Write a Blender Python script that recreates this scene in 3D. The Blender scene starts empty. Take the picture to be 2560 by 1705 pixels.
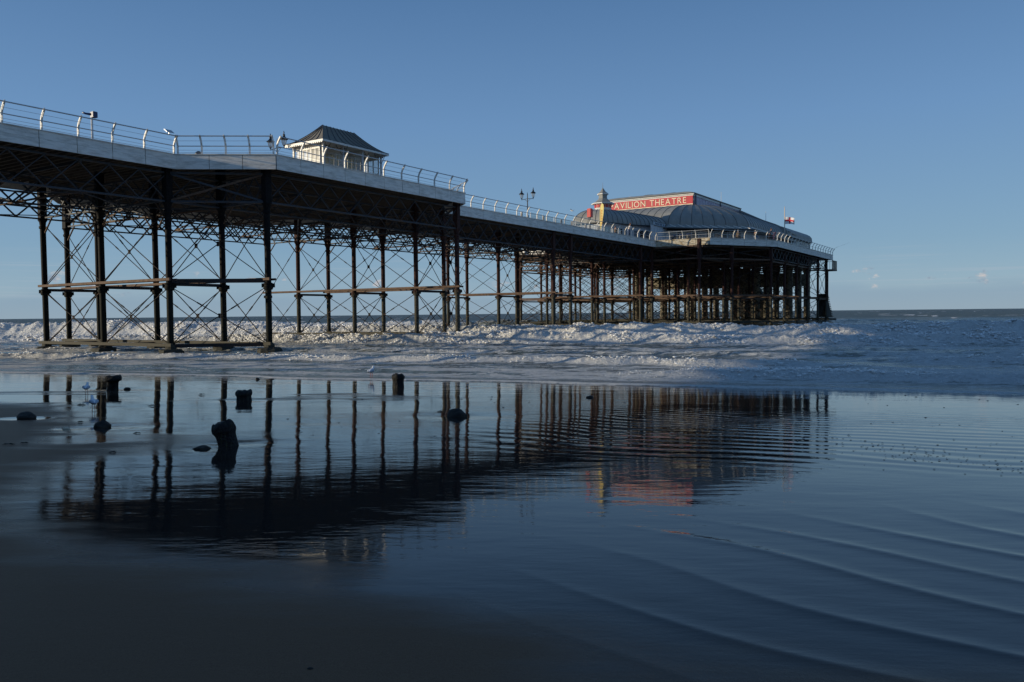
import bpy, bmesh, math, random
import numpy as np
from mathutils import Vector, Matrix, Quaternion
random.seed(7); rng = np.random.default_rng(7)
R = math.radians
SC = bpy.context.scene; COL = SC.collection

# ------------------------------------------------------------------ camera, light, exposure
CAMZ = 2.325
cam_d = bpy.data.cameras.new('camera'); cam = bpy.data.objects.new('camera', cam_d); COL.objects.link(cam)
cam_d.lens = 28.0; cam_d.sensor_width = 36.0; cam_d.clip_start = 0.05; cam_d.clip_end = 40000
cam.matrix_world = Matrix.Translation((0, 0, CAMZ)) @ Matrix.Rotation(R(90-1.97), 4, 'X') @ Matrix.Rotation(R(-0.596), 4, 'Z')
SC.camera = cam
SUN_EL = R(9.4); SUN_AZ = Vector((-0.985, -0.17, 0)).normalized()
sdir = Vector((SUN_AZ.x*math.cos(SUN_EL), SUN_AZ.y*math.cos(SUN_EL), math.sin(SUN_EL)))
sl = bpy.data.lights.new('sun', 'SUN'); sun = bpy.data.objects.new('sun', sl); COL.objects.link(sun)
sl.energy = 2.9; sl.angle = R(0.5); sl.color = (1.0, 0.86, 0.63)
sun.rotation_mode = 'QUATERNION'; sun.rotation_quaternion = sdir.to_track_quat('Z', 'Y'); sun.location = (0, 0, 60)
SC.view_settings.view_transform = 'Standard'; SC.view_settings.look = 'None'
SC.view_settings.exposure = 0.45; SC.view_settings.gamma = 1.0; SC.view_settings.use_curve_mapping = False

W = bpy.data.worlds.new('World'); SC.world = W; W.use_nodes = True
def world():
    nt = W.node_tree; N = nt.nodes; L = nt.links; N.clear()
    def nd(t, **k):
        n = N.new(t)
        for a, b in k.items(): setattr(n, a, b)
        return n
    def mth(op, a, b=None, c=None):
        n = nd('ShaderNodeMath', operation=op)
        for i, v in enumerate((a, b, c)):
            if v is None: continue
            if isinstance(v, (int, float)): n.inputs[i].default_value = v
            else: L.new(v, n.inputs[i])
        return n.outputs[0]
    def sstep(v, a, b):
        n = nd('ShaderNodeMapRange', interpolation_type='SMOOTHSTEP'); L.new(v, n.inputs[0])
        n.inputs[1].default_value = a; n.inputs[2].default_value = b
        return n.outputs[0]
    out = nd('ShaderNodeOutputWorld'); bg = nd('ShaderNodeBackground'); bg.inputs['Strength'].default_value = 0.12
    sky = nd('ShaderNodeTexSky', sky_type='NISHITA', sun_disc=False)
    sky.sun_elevation = SUN_EL; sky.sun_rotation = math.atan2(SUN_AZ.x, SUN_AZ.y)
    sky.altitude = 0; sky.air_density = 1.0; sky.dust_density = 0.0; sky.ozone_density = 3.0
    tc = nd('ShaderNodeTexCoord'); sep = nd('ShaderNodeSeparateXYZ'); L.new(tc.outputs['Generated'], sep.inputs[0])
    z = sep.outputs[2]; az = mth('ARCTAN2', sep.outputs[0], sep.outputs[1])
    def noise(sa, se, scale, det, off=0.0):
        cb = nd('ShaderNodeCombineXYZ'); L.new(mth('MULTIPLY', az, sa), cb.inputs[0]); L.new(mth('MULTIPLY', z, se), cb.inputs[1]); cb.inputs[2].default_value = off
        n = nd('ShaderNodeTexNoise'); n.inputs['Scale'].default_value = scale; n.inputs['Detail'].default_value = det; n.inputs['Roughness'].default_value = 0.6
        L.new(cb.outputs[0], n.inputs['Vector']); return n.outputs[0]
    # low grey-blue bank lying on the horizon
    top = mth('MULTIPLY_ADD', noise(9, 30, 1, 3, 1.3), 0.030, 0.013)
    # clear cold-air gradient, the same all round, blended with the physical sky
    rp = nd('ShaderNodeValToRGB'); zc = nd('ShaderNodeMapRange'); zc.inputs[1].default_value = 0; zc.inputs[2].default_value = 1; L.new(z, zc.inputs[0]); L.new(zc.outputs[0], rp.inputs[0])
    stops = [(0, (.30, .42, .51)), (.035, (.245, .378, .515)), (.08, (.200, .340, .500)), (.225, (.142, .276, .497)), (.37, (.083, .186, .376)), (.7, (.062, .145, .31)), (1, (.055, .13, .28))]
    while len(rp.color_ramp.elements) < len(stops): rp.color_ramp.elements.new(.5)
    for e, (p, c) in zip(rp.color_ramp.elements, stops): e.position = p; e.color = (*c, 1)
    rs = nd('ShaderNodeVectorMath', operation='SCALE'); L.new(rp.outputs[0], rs.inputs[0]); rs.inputs['Scale'].default_value = 6.1
    hz = nd('ShaderNodeMix', data_type='RGBA'); hz.inputs[0].default_value = 0.88; L.new(sky.outputs[0], hz.inputs[6]); L.new(rs.outputs[0], hz.inputs[7])
    bank = mth('MULTIPLY', mth('SUBTRACT', 1.0, sstep(mth('DIVIDE', z, top), 0.55, 1.25)), 0.42)
    m1 = nd('ShaderNodeMix', data_type='RGBA'); L.new(bank, m1.inputs[0]); L.new(hz.outputs[2], m1.inputs[6]); m1.inputs[7].default_value = (1.15, 1.80, 2.65, 1)
    # long pale streaks above it
    st = mth('MULTIPLY', sstep(noise(5, 220, 1, 4, 4.0), 0.52, 0.72), mth('MULTIPLY', sstep(z, 0.012, 0.03), mth('SUBTRACT', 1.0, sstep(z, 0.05, 0.085))))
    m2 = nd('ShaderNodeMix', data_type='RGBA'); L.new(mth('MULTIPLY', st, 0.4), m2.inputs[0]); L.new(m1.outputs[2], m2.inputs[6]); m2.inputs[7].default_value = (2.3, 2.8, 3.3, 1)
    # small cumulus heads
    cu = noise(38, 62, 1, 6, 11.6)
    cm = mth('MULTIPLY', sstep(cu, 0.60, 0.70), mth('MULTIPLY', sstep(z, 0.022, 0.030), mth('SUBTRACT', 1.0, sstep(z, 0.044, 0.058))))
    cl = noise(60, 90, 1, 4, 2.0)
    m3 = nd('ShaderNodeMix', data_type='RGBA'); L.new(sstep(cl, 0.40, 0.62), m3.inputs[0]); m3.inputs[6].default_value = (1.5, 2.0, 2.6, 1); m3.inputs[7].default_value = (3.4, 3.3, 3.3, 1)
    m4 = nd('ShaderNodeMix', data_type='RGBA'); L.new(mth('MULTIPLY', cm, 0.95), m4.inputs[0]); L.new(m2.outputs[2], m4.inputs[6]); L.new(m3.outputs[2], m4.inputs[7])
    L.new(m4.outputs[2], bg.inputs[0]); L.new(bg.outputs[0], out.inputs[0])
world()

# ------------------------------------------------------------------ frames
ca, sa = math.cos(R(33.1)), math.sin(R(33.1))       # pier heading 33.1 deg right of the view axis
PROT = R(90-33.1)
def PW(u, w, z=0.0): return Vector((sa*u - ca*w, ca*u + sa*w, z))   # pier frame (u seaward, w leftward) -> world
NX, NY = 0.33, 0.944                                # seaward normal of the shoreline
def sand_z(x, y): return -0.033*((NX*x + NY*y) - 25.0)
def onsand(px, py):                                 # where the view ray of a photo pixel meets the beach
    d = cam.matrix_world.to_3x3() @ Vector(((px-1280)/1991.0, -(py-852.5)/1991.0, -1.0))
    t = -(CAMZ - sand_z(0, 0)) / (d.z + 0.033*(NX*d.x + NY*d.y))
    p = Vector((0, 0, CAMZ)) + d*t
    return p, t/1991.0                              # point, metres per photo pixel

# ------------------------------------------------------------------ object helpers
def tag(o, label=None, cat=None, group=None, kind=None):
    if label: o['label'] = label
    if cat: o['category'] = cat
    if group: o['group'] = group
    if kind: o['kind'] = kind
    return o
class T:                                            # a top-level thing: Empty + origin in its own frame
    def __init__(s, name, org, label=None, cat=None, group=None, frame='pier', rot=None):
        e = bpy.data.objects.new(name, None); COL.objects.link(e); e.empty_display_size = 0.3
        s.e = e; s.org = Vector(org)
        if frame == 'pier': e.location = PW(*org); e.rotation_euler = (0, 0, PROT)
        else: e.location = org; e.rotation_euler = (0, 0, rot or 0); s.org = Vector((0, 0, 0))
        tag(e, label, cat, group)
class MB:
    def __init__(s): s.v = []; s.f = []; s.m = []; s.sm = []
    def add(s, vs, fs, mi=0, smooth=False):
        o = len(s.v); s.v += [tuple(v) for v in vs]; s.f += [tuple(i+o for i in f) for f in fs]; s.m += [mi]*len(fs); s.sm += [smooth]*len(fs)
    def box(s, a, b, mi=0):
        x0, y0, z0 = a; x1, y1, z1 = b
        s.add([(x0,y0,z0),(x1,y0,z0),(x1,y1,z0),(x0,y1,z0),(x0,y0,z1),(x1,y0,z1),(x1,y1,z1),(x0,y1,z1)],
              [(0,3,2,1),(4,5,6,7),(0,1,5,4),(1,2,6,5),(2,3,7,6),(3,0,4,7)], mi)
    def bar(s, p, q, w, h, mi=0, up=(0,0,1)):
        p = Vector(p); q = Vector(q); d = (q-p).normalized(); up = Vector(up)
        if abs(d.dot(up)) > 0.99: up = Vector((1, 0, 0))
        r = d.cross(up).normalized()*w/2; t = r.cross(d).normalized()*h/2
        vs = [p-r-t, p+r-t, p+r+t, p-r+t, q-r-t, q+r-t, q+r+t, q-r+t]
        s.add(vs, [(0,1,2,3),(7,6,5,4),(0,4,5,1),(1,5,6,2),(2,6,7,3),(3,7,4,0)], mi)
    def tube(s, pts, r, n=6, mi=0, caps=True):
        pts = [Vector(p) for p in pts]; rs = r if isinstance(r, (list, tuple)) else [r]*len(pts); vs = []; fs = []
        ref = Vector((0, 0, 1))
        d0 = (pts[-1]-pts[0]).normalized()
        if abs(d0.dot(ref)) > 0.9: ref = Vector((1, 0.01, 0)).normalized()
        for i, p in enumerate(pts):
            d = (pts[min(i+1, len(pts)-1)] - pts[max(i-1, 0)]).normalized()
            a = d.cross(ref).normalized(); b = d.cross(a)
            for k in range(n):
                t = 2*math.pi*k/n; vs.append(p + (a*math.cos(t) + b*math.sin(t))*rs[i])
        for i in range(len(pts)-1):
            for k in range(n):
                k2 = (k+1) % n; fs.append((i*n+k, i*n+k2, (i+1)*n+k2, (i+1)*n+k))
        if caps: fs += [tuple(range(n))[::-1], tuple((len(pts)-1)*n+k for k in range(n))]
        s.add(vs, fs, mi, True)
    def lathe(s, c, prof, n=12, mi=0, smooth=True, rot=0.0):
        vs = []; fs = []
        for r, z in prof:
            for k in range(n):
                t = 2*math.pi*k/n + rot; vs.append((c[0]+r*math.cos(t), c[1]+r*math.sin(t), c[2]+z))
        for i in range(len(prof)-1):
            for k in range(n):
                k2 = (k+1) % n; fs.append((i*n+k, i*n+k2, (i+1)*n+k2, (i+1)*n+k))
        fs += [tuple(range(n))[::-1], tuple((len(prof)-1)*n+k for k in range(n))]
        s.add(vs, fs, mi, smooth)
    def prism(s, poly, z0, z1, mi=0):
        n = len(poly); vs = [(p[0], p[1], z0) for p in poly] + [(p[0], p[1], z1) for p in poly]
        ar = sum(poly[i][0]*poly[(i+1) % n][1]-poly[(i+1) % n][0]*poly[i][1] for i in range(n))
        a = tuple(range(n)); fs = [a[::-1], tuple(i+n for i in a)] + [(i, (i+1) % n, (i+1) % n+n, i+n) for i in a]
        if ar < 0: fs = [f[::-1] for f in fs]
        s.add(vs, fs, mi)
    def build(s, name, mats, parent=None, kind=None, label=None):
        mats = mats if isinstance(mats, (list, tuple)) else [mats]
        me = bpy.data.meshes.new(name)
        org = parent.org if isinstance(parent, T) else (parent['_org'] if parent is not None and '_org' in parent else (0, 0, 0))
        org = Vector(org)
        me.from_pydata([tuple(Vector(v)-org) for v in s.v], [], s.f)
        for m in mats: me.materials.append(m)
        me.polygons.foreach_set('material_index', s.m); me.polygons.foreach_set('use_smooth', s.sm); me.update()
        o = bpy.data.objects.new(name, me); COL.objects.link(o)
        if parent is not None: o.parent = parent.e if isinstance(parent, T) else parent
        if kind: o['kind'] = kind
        if label: o['label'] = label
        return o
def unit_mesh(name, mat, kind='box', n=6):
    m = MB()
    if kind == 'box': m.box((-.5, -.5, 0), (.5, .5, 1))
    else: m.lathe((0, 0, 0), [(0.5, 0), (0.5, 1)], n)
    me = bpy.data.meshes.new(name); me.from_pydata(m.v, [], m.f); me.materials.append(mat)
    me.polygons.foreach_set('use_smooth', m.sm) ; me.update(); return me
def ubar(name, me, p, q, w, h, th, parent=None, org=None, up=(0, 0, 1)):   # a bar sharing mesh data
    p = Vector(p); q = Vector(q); d = q-p; L = d.length; d.normalize(); up = Vector(up)
    if abs(d.dot(up)) > 0.99: up = Vector((1, 0, 0))
    x = up.cross(d).normalized(); y = d.cross(x)
    M = Matrix(((x.x*w, y.x*h, d.x*L, 0), (x.y*w, y.y*h, d.y*L, 0), (x.z*w, y.z*h, d.z*L, 0), (0, 0, 0, 1)))
    o = bpy.data.objects.new(name, me); COL.objects.link(o)
    o.parent = parent if parent is not None else th.e
    M.translation = p - (th.org if org is None else Vector(org)); o.matrix_local = M
    return o

# ------------------------------------------------------------------ materials
def mat(name, base, rough=0.6, spec=0.5, metal=0.0, n1=None, n2=None, bump=None, **k):
    """n1/n2: (colour, scale, lo, hi, stretch) noise layers mixed over the base colour"""
    m = bpy.data.materials.new(name); m.use_nodes = True; nt = m.node_tree; N = nt.nodes; L = nt.links
    b = N['Principled BSDF']; b.inputs['Roughness'].default_value = rough; b.inputs['Metallic'].default_value = metal
    b.inputs['Specular IOR Level'].default_value = spec
    geo = N.new('ShaderNodeNewGeometry'); col = None
    for i, ly in enumerate([l for l in (n1, n2) if l]):
        c, s, lo, hi, stv = ly
        mp = N.new('ShaderNodeMapping'); mp.inputs['Scale'].default_value = stv; mp.inputs['Location'].default_value = (i*13.1, i*5.7, 0); L.new(geo.outputs['Position'], mp.inputs[0])
        nz = N.new('ShaderNodeTexNoise'); nz.inputs['Scale'].default_value = s; nz.inputs['Detail'].default_value = 5; nz.inputs['Roughness'].default_value = 0.65; L.new(mp.outputs[0], nz.inputs['Vector'])
        mr = N.new('ShaderNodeMapRange'); mr.inputs[1].default_value = lo; mr.inputs[2].default_value = hi; L.new(nz.outputs[0], mr.inputs[0])
        mx = N.new('ShaderNodeMix'); mx.data_type = 'RGBA'; L.new(mr.outputs[0], mx.inputs[0])
        if col is None: mx.inputs[6].default_value = (*base, 1)
        else: L.new(col, mx.inputs[6])
        mx.inputs[7].default_value = (*c, 1); col = mx.outputs[2]
    if col is None: b.inputs['Base Color'].default_value = (*base, 1)
    else: L.new(col, b.inputs['Base Color'])
    if bump:
        nz = N.new('ShaderNodeTexNoise'); nz.inputs['Scale'].default_value = bump[0]; nz.inputs['Detail'].default_value = 4; L.new(geo.outputs['Position'], nz.inputs['Vector'])
        bp = N.new('ShaderNodeBump'); bp.inputs['Strength'].default_value = bump[1]; bp.inputs['Distance'].default_value = bump[2]; L.new(nz.outputs[0], bp.inputs['Height']); L.new(bp.outputs[0], b.inputs['Normal'])
    for a, v in k.items(): b.inputs[a.replace('_', ' ')].default_value = v
    return m
M = {}
M['fascia'] = mat('painted_board', (.80, .78, .74), .6, n1=((.50, .48, .44), 1.1, .42, .70, (1, 1, 5)), n2=((.10, .07, .05), 7, .68, .74, (1, 1, 3)), bump=(9, .2, .02))
M['fascia_old'] = mat('flaking_board', (.55, .51, .42), .7, n1=((.28, .20, .10), 2.5, .45, .62, (1, 1, 2)), n2=((.12, .08, .05), 7, .60, .68, (1, 1, 3)))
M['iron'] = mat('dark_ironwork', (.020, .022, .027), .6, spec=.2, n1=((.055, .035, .026), 1.8, .5, .7, (1, 1, 1)))
M['lattice'] = mat('grey_painted_iron', (.044, .052, .066), .6, spec=.25, n1=((.075, .048, .034), 1.2, .52, .7, (1, 1, 1)))
M['rust'] = mat('rusty_beam', (.085, .048, .032), .8, n1=((.16, .10, .065), 3, .4, .7, (1, 1, 1)), n2=((.05, .035, .03), 5, .55, .7, (1, 1, 1)))
M['timber'] = mat('weathered_timber', (.20, .155, .11), .85, n1=((.10, .075, .055), 4, .45, .7, (1, 1, 3)))
M['weedy'] = mat('weedy_timber', (.042, .036, .025), .8, n1=((.03, .035, .02), 6, .45, .65, (1, 1, 1)))
M['joist'] = mat('deck_joist_timber', (.105, .085, .065), .85, n1=((.05, .04, .035), 3, .45, .7, (1, 1, 1)))
M['rod'] = mat('iron_rod', (.020, .017, .016), .7, spec=.15, n1=((.11, .065, .045), 2.2, .5, .68, (1, 1, 1)))
M['concrete'] = mat('weedy_concrete', (.042, .042, .034), .85, n1=((.03, .032, .025), 3.5, .42, .62, (1, 1, 1)), bump=(9, .6, .05))
M['pale_concrete'] = mat('pale_concrete', (.26, .23, .17), .85, n1=((.12, .10, .075), .9, .45, .7, (1, 1, .3)))
M['white'] = mat('white_paint', (.72, .71, .68), .45, n1=((.5, .48, .44), 3, .5, .75, (1, 1, 1)))
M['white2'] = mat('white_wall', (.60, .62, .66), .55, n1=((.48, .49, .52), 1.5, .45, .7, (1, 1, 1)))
M['cream'] = mat('cream_panel', (.74, .62, .40), .5, n1=((.66, .52, .32), 2, .45, .7, (1, 1, 1)))
M['metal'] = mat('galvanised_tube', (.46, .47, .48), .35, metal=.4)
M['lead'] = mat('lead_roof', (.285, .285, .27), .55, spec=.4, n1=((.215, .215, .205), 1.0, .4, .7, (1, 1, .5)))
M['lead_dark'] = mat('roof_seam', (.045, .048, .055), .5)
M['slate'] = mat('shelter_roof_felt', (.165, .15, .125), .85, n1=((.24, .22, .18), 2.2, .45, .7, (3, 3, 1)))
M['red'] = mat('red_signboard', (.50, .030, .045), .45)
M['redbox'] = mat('red_cabinet_paint', (.55, .035, .03), .4)
M['letter'] = mat('cream_lettering', (.82, .70, .50), .5)
M['pink'] = mat('pale_poster_panel', (.50, .44, .54), .5, n1=((.42, .30, .42), 1.6, .48, .62, (1, 1, 1)))
M['darkwin'] = mat('dark_glass', (.02, .022, .025), .08)
M['winlit'] = mat('window_glass', (.16, .19, .22), .08)
M['black'] = mat('black_paint', (.012, .014, .02), .4)
M['blue'] = mat('blue_enamel', (.012, .028, .11), .35)
M['signtxt'] = mat('slate_blue_sign_letters', (.03, .05, .10), .5)
M['signbg'] = mat('pale_blue_signboard', (.42, .50, .58), .5)
M['glassl'] = mat('lantern_glass', (.7, .72, .72), .1, Alpha=0.35)
M['glass_screen'] = mat('glass_screen', (.55, .72, .75), .03, Alpha=0.28)
M['clear_pane'] = mat('clear_pane', (.8, .78, .7), .05, Alpha=0.25)
M['yellow'] = mat('yellow_banner_cloth', (.86, .72, .28), .8, n1=((.80, .62, .22), 3, .4, .7, (1, 1, 1)))
M['orange'] = mat('orange_print', (.62, .18, .04), .8)
M['flagw'] = mat('white_flag_cloth', (.78, .78, .80), .8); M['flagr'] = mat('red_flag_cloth', (.60, .03, .05), .8)
M['pole'] = mat('cream_flagpole_paint', (.62, .50, .40), .5)
M['stump'] = mat('rotten_black_timber', (.008, .008, .008), .65, spec=.3, n1=((.050, .048, .022), 14, .55, .68, (2.2, 2.2, .3)), bump=(26, 1.0, .05))
M['rock'] = mat('wet_dark_rock', (.014, .012, .010), .6, spec=.25, n1=((.045, .036, .026), 9, .45, .7, (1, 1, 1)), bump=(18, .6, .03))
M['weed'] = mat('seaweed', (.008, .009, .008), .4)
M['shell'] = mat('pale_chalk', (.62, .52, .38), .7)
M['skin'] = mat('skin', (.50, .30, .22), .6); M['hair'] = mat('brown_hair', (.12, .055, .03), .7); M['greyhair'] = mat('grey_wool', (.36, .34, .33), .9)
M['jwhite'] = mat('white_jacket_cloth', (.75, .68, .62), .8); M['olive'] = mat('olive_jacket_cloth', (.09, .07, .045), .9); M['jeans'] = mat('blue_denim', (.16, .22, .34), .9)
M['jblack'] = mat('black_cloth', (.015, .015, .02), .9); M['beige'] = mat('tan_jacket_cloth', (.22, .16, .09), .9); M['pinkcloth'] = mat('pink_towel_cloth', (.62, .30, .32), .9)
M['gullw'] = mat('white_feathers', (.74, .75, .78), .8); M['gullg'] = mat('grey_feathers', (.36, .40, .47), .8); M['gullb'] = mat('black_feathers', (.02, .02, .02), .8); M['beak'] = mat('red_legs', (.35, .06, .03), .6)
M['froth'] = mat('froth', (.93, .93, .92), .9, spec=.1, Subsurface_Weight=1.0, Subsurface_Radius=(.22, .22, .22), Subsurface_Scale=2.0)
M['cliff'] = mat('cliff_clay', (.12, .095, .065), .95, n1=((.05, .06, .03), .12, .4, .6, (1, 1, 1)))
M['brick'] = mat('terrace_brick', (.25, .13, .09), .9)

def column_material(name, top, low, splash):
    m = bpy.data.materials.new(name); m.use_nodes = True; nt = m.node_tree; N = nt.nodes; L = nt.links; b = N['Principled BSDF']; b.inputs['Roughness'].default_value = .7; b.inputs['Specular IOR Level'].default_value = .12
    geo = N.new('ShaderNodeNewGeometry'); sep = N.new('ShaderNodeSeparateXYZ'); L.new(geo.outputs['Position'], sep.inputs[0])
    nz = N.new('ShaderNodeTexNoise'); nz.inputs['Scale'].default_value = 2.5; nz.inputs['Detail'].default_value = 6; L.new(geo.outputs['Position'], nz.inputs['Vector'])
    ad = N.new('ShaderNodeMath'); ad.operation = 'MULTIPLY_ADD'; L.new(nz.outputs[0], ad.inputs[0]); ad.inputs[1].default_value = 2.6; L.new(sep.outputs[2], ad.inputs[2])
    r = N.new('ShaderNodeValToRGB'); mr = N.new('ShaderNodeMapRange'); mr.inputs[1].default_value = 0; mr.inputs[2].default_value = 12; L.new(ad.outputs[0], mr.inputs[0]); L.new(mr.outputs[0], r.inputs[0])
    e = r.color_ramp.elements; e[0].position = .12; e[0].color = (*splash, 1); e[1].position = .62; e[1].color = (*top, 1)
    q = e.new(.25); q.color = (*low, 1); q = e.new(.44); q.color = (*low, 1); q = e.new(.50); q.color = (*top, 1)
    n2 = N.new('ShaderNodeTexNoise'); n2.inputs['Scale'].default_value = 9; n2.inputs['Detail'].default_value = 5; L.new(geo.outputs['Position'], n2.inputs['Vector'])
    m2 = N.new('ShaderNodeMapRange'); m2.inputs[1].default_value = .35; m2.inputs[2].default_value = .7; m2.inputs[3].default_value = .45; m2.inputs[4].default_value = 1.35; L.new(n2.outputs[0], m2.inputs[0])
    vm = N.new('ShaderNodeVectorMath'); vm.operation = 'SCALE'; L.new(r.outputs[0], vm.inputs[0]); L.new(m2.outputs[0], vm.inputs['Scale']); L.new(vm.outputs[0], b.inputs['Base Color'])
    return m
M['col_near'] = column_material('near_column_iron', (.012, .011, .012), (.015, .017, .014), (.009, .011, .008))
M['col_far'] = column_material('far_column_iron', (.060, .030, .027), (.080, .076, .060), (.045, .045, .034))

# ------------------------------------------------------------------ noise for the meshes
def vnoise(x, y, seed=0):
    xi = np.floor(x).astype(np.int64); yi = np.floor(y).astype(np.int64); fx = x-xi; fy = y-yi
    fx = fx*fx*(3-2*fx); fy = fy*fy*(3-2*fy)
    def h(a, b):
        n = (a*374761393 + b*668265263 + seed*974634777) & 0xFFFFFFFF
        n = ((n ^ (n >> 13))*1274126177) & 0xFFFFFFFF
        return ((n ^ (n >> 16)) & 0xFFFF)/65535.0
    return (h(xi, yi)*(1-fx)+h(xi+1, yi)*fx)*(1-fy)+(h(xi, yi+1)*(1-fx)+h(xi+1, yi+1)*fx)*fy
def fbm(x, y, o=4, seed=0):
    a = 1.0; t = 0.0; r = 0.0
    for i in range(o): r = r+a*vnoise(x*2**i+i*17.3, y*2**i-i*9.1, seed+i); t += a; a *= .5
    return r/t
def ss(v, a, b): t = np.clip((v-a)/(b-a), 0, 1); return t*t*(3-2*t)
def grid_obj(name, X, Y, Z, mat_, attrs=None, kind='structure'):
    nr, nc = X.shape; me = bpy.data.meshes.new(name)
    co = np.stack([X, Y, Z], -1).reshape(-1, 3).astype(np.float32)
    idx = np.arange(nr*nc).reshape(nr, nc)
    q = np.stack([idx[:-1, :-1], idx[:-1, 1:], idx[1:, 1:], idx[1:, :-1]], -1).reshape(-1, 4)
    me.vertices.add(len(co)); me.vertices.foreach_set('co', co.ravel())
    me.loops.add(q.size); me.loops.foreach_set('vertex_index', q.ravel().astype(np.int32))
    me.polygons.add(len(q)); me.polygons.foreach_set('loop_start', np.arange(0, q.size, 4, dtype=np.int32))
    me.polygons.foreach_set('use_smooth', np.ones(len(q), dtype=bool))
    me.update(calc_edges=True); me.validate()
    for an, av in (attrs or {}).items():
        at = me.attributes.new(an, 'FLOAT', 'POINT'); at.data.foreach_set('value', av.ravel().astype(np.float32))
    me.materials.append(mat_); o = bpy.data.objects.new(name, me); COL.objects.link(o); o['kind'] = kind
    return o

# ------------------------------------------------------------------ beach
def sand_material():
    m = bpy.data.materials.new('wet_sand'); m.use_nodes = True; nt = m.node_tree; N = nt.nodes; L = nt.links; b = N['Principled BSDF']
    geo = N.new('ShaderNodeNewGeometry')
    at = N.new('ShaderNodeAttribute'); at.attribute_name = 'film'
    mp = N.new('ShaderNodeMapping'); mp.inputs['Rotation'].default_value = (0, 0, R(19.3)); mp.inputs['Scale'].default_value = (.35, 1.3, 1); L.new(geo.outputs['Position'], mp.inputs[0])
    def noise(scale, det, vec=None, rough=.55):
        n = N.new('ShaderNodeTexNoise'); n.inputs['Scale'].default_value = scale; n.inputs['Detail'].default_value = det; n.inputs['Roughness'].default_value = rough
        L.new(vec or geo.outputs['Position'], n.inputs['Vector']); return n.outputs[0]
    ad = N.new('ShaderNodeMath'); ad.operation = 'MULTIPLY_ADD'; L.new(noise(1.3, 5, mp.outputs[0]), ad.inputs[0]); ad.inputs[1].default_value = .55; L.new(at.outputs['Fac'], ad.inputs[2])
    wet = N.new('ShaderNodeMapRange'); wet.interpolation_type = 'SMOOTHSTEP'; wet.inputs[1].default_value = .56; wet.inputs[2].default_value = .98; L.new(ad.outputs[0], wet.inputs[0])
    rg = N.new('ShaderNodeMapRange'); rg.inputs[3].default_value = .40; rg.inputs[4].default_value = .028; L.new(wet.outputs[0], rg.inputs[0]); L.new(rg.outputs[0], b.inputs['Roughness'])
    cm = N.new('ShaderNodeMix'); cm.data_type = 'RGBA'; L.new(wet.outputs[0], cm.inputs[0]); cm.inputs[6].default_value = (.150, .090, .055, 1); cm.inputs[7].default_value = (.022, .019, .017, 1)
    gr = N.new('ShaderNodeMapRange'); gr.inputs[1].default_value = .3; gr.inputs[2].default_value = .7; gr.inputs[3].default_value = .8; gr.inputs[4].default_value = 1.2; L.new(noise(160, 2), gr.inputs[0])
    vm = N.new('ShaderNodeVectorMath'); vm.operation = 'SCALE'; L.new(cm.outputs[2], vm.inputs[0]); L.new(gr.outputs[0], vm.inputs['Scale']); L.new(vm.outputs[0], b.inputs['Base Color'])
    b.inputs['IOR'].default_value = 1.33; sp = N.new('ShaderNodeMapRange'); sp.inputs[3].default_value = .04; sp.inputs[4].default_value = .34; L.new(wet.outputs[0], sp.inputs[0]); L.new(sp.outputs[0], b.inputs['Specular IOR Level'])
    # fine ripples: drawn out along the shore
    mp2 = N.new('ShaderNodeMapping'); mp2.inputs['Rotation'].default_value = (0, 0, R(19.3)); mp2.inputs['Scale'].default_value = (1.2, 3.6, 1); L.new(geo.outputs['Position'], mp2.inputs[0])
    b1 = N.new('ShaderNodeBump'); b1.inputs['Strength'].default_value = 1; b1.inputs['Distance'].default_value = .0018; L.new(noise(2.2, 3, mp2.outputs[0], .5), b1.inputs['Height'])
    b2 = N.new('ShaderNodeBump'); b2.inputs['Strength'].default_value = 1; L.new(noise(38, 2), b2.inputs['Height']); L.new(b1.outputs[0], b2.inputs['Normal'])
    bs = N.new('ShaderNodeMapRange'); bs.inputs[3].default_value = .0012; bs.inputs[4].default_value = .00012; L.new(wet.outputs[0], bs.inputs[0]); L.new(bs.outputs[0], b2.inputs['Distance'])
    L.new(b2.outputs[0], b.inputs['Normal'])
    return m
def angles(lo, hi, half, n_mid, n_side):
    return np.concatenate([np.linspace(lo, -half, n_side, endpoint=False), np.linspace(-half, half, n_mid), np.linspace(half, hi, n_side+1)[1:]])
def q_(n, s): return n-.62*s+2.0*(fbm(s*.3, n*.3, 2, 75)-.5)
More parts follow.
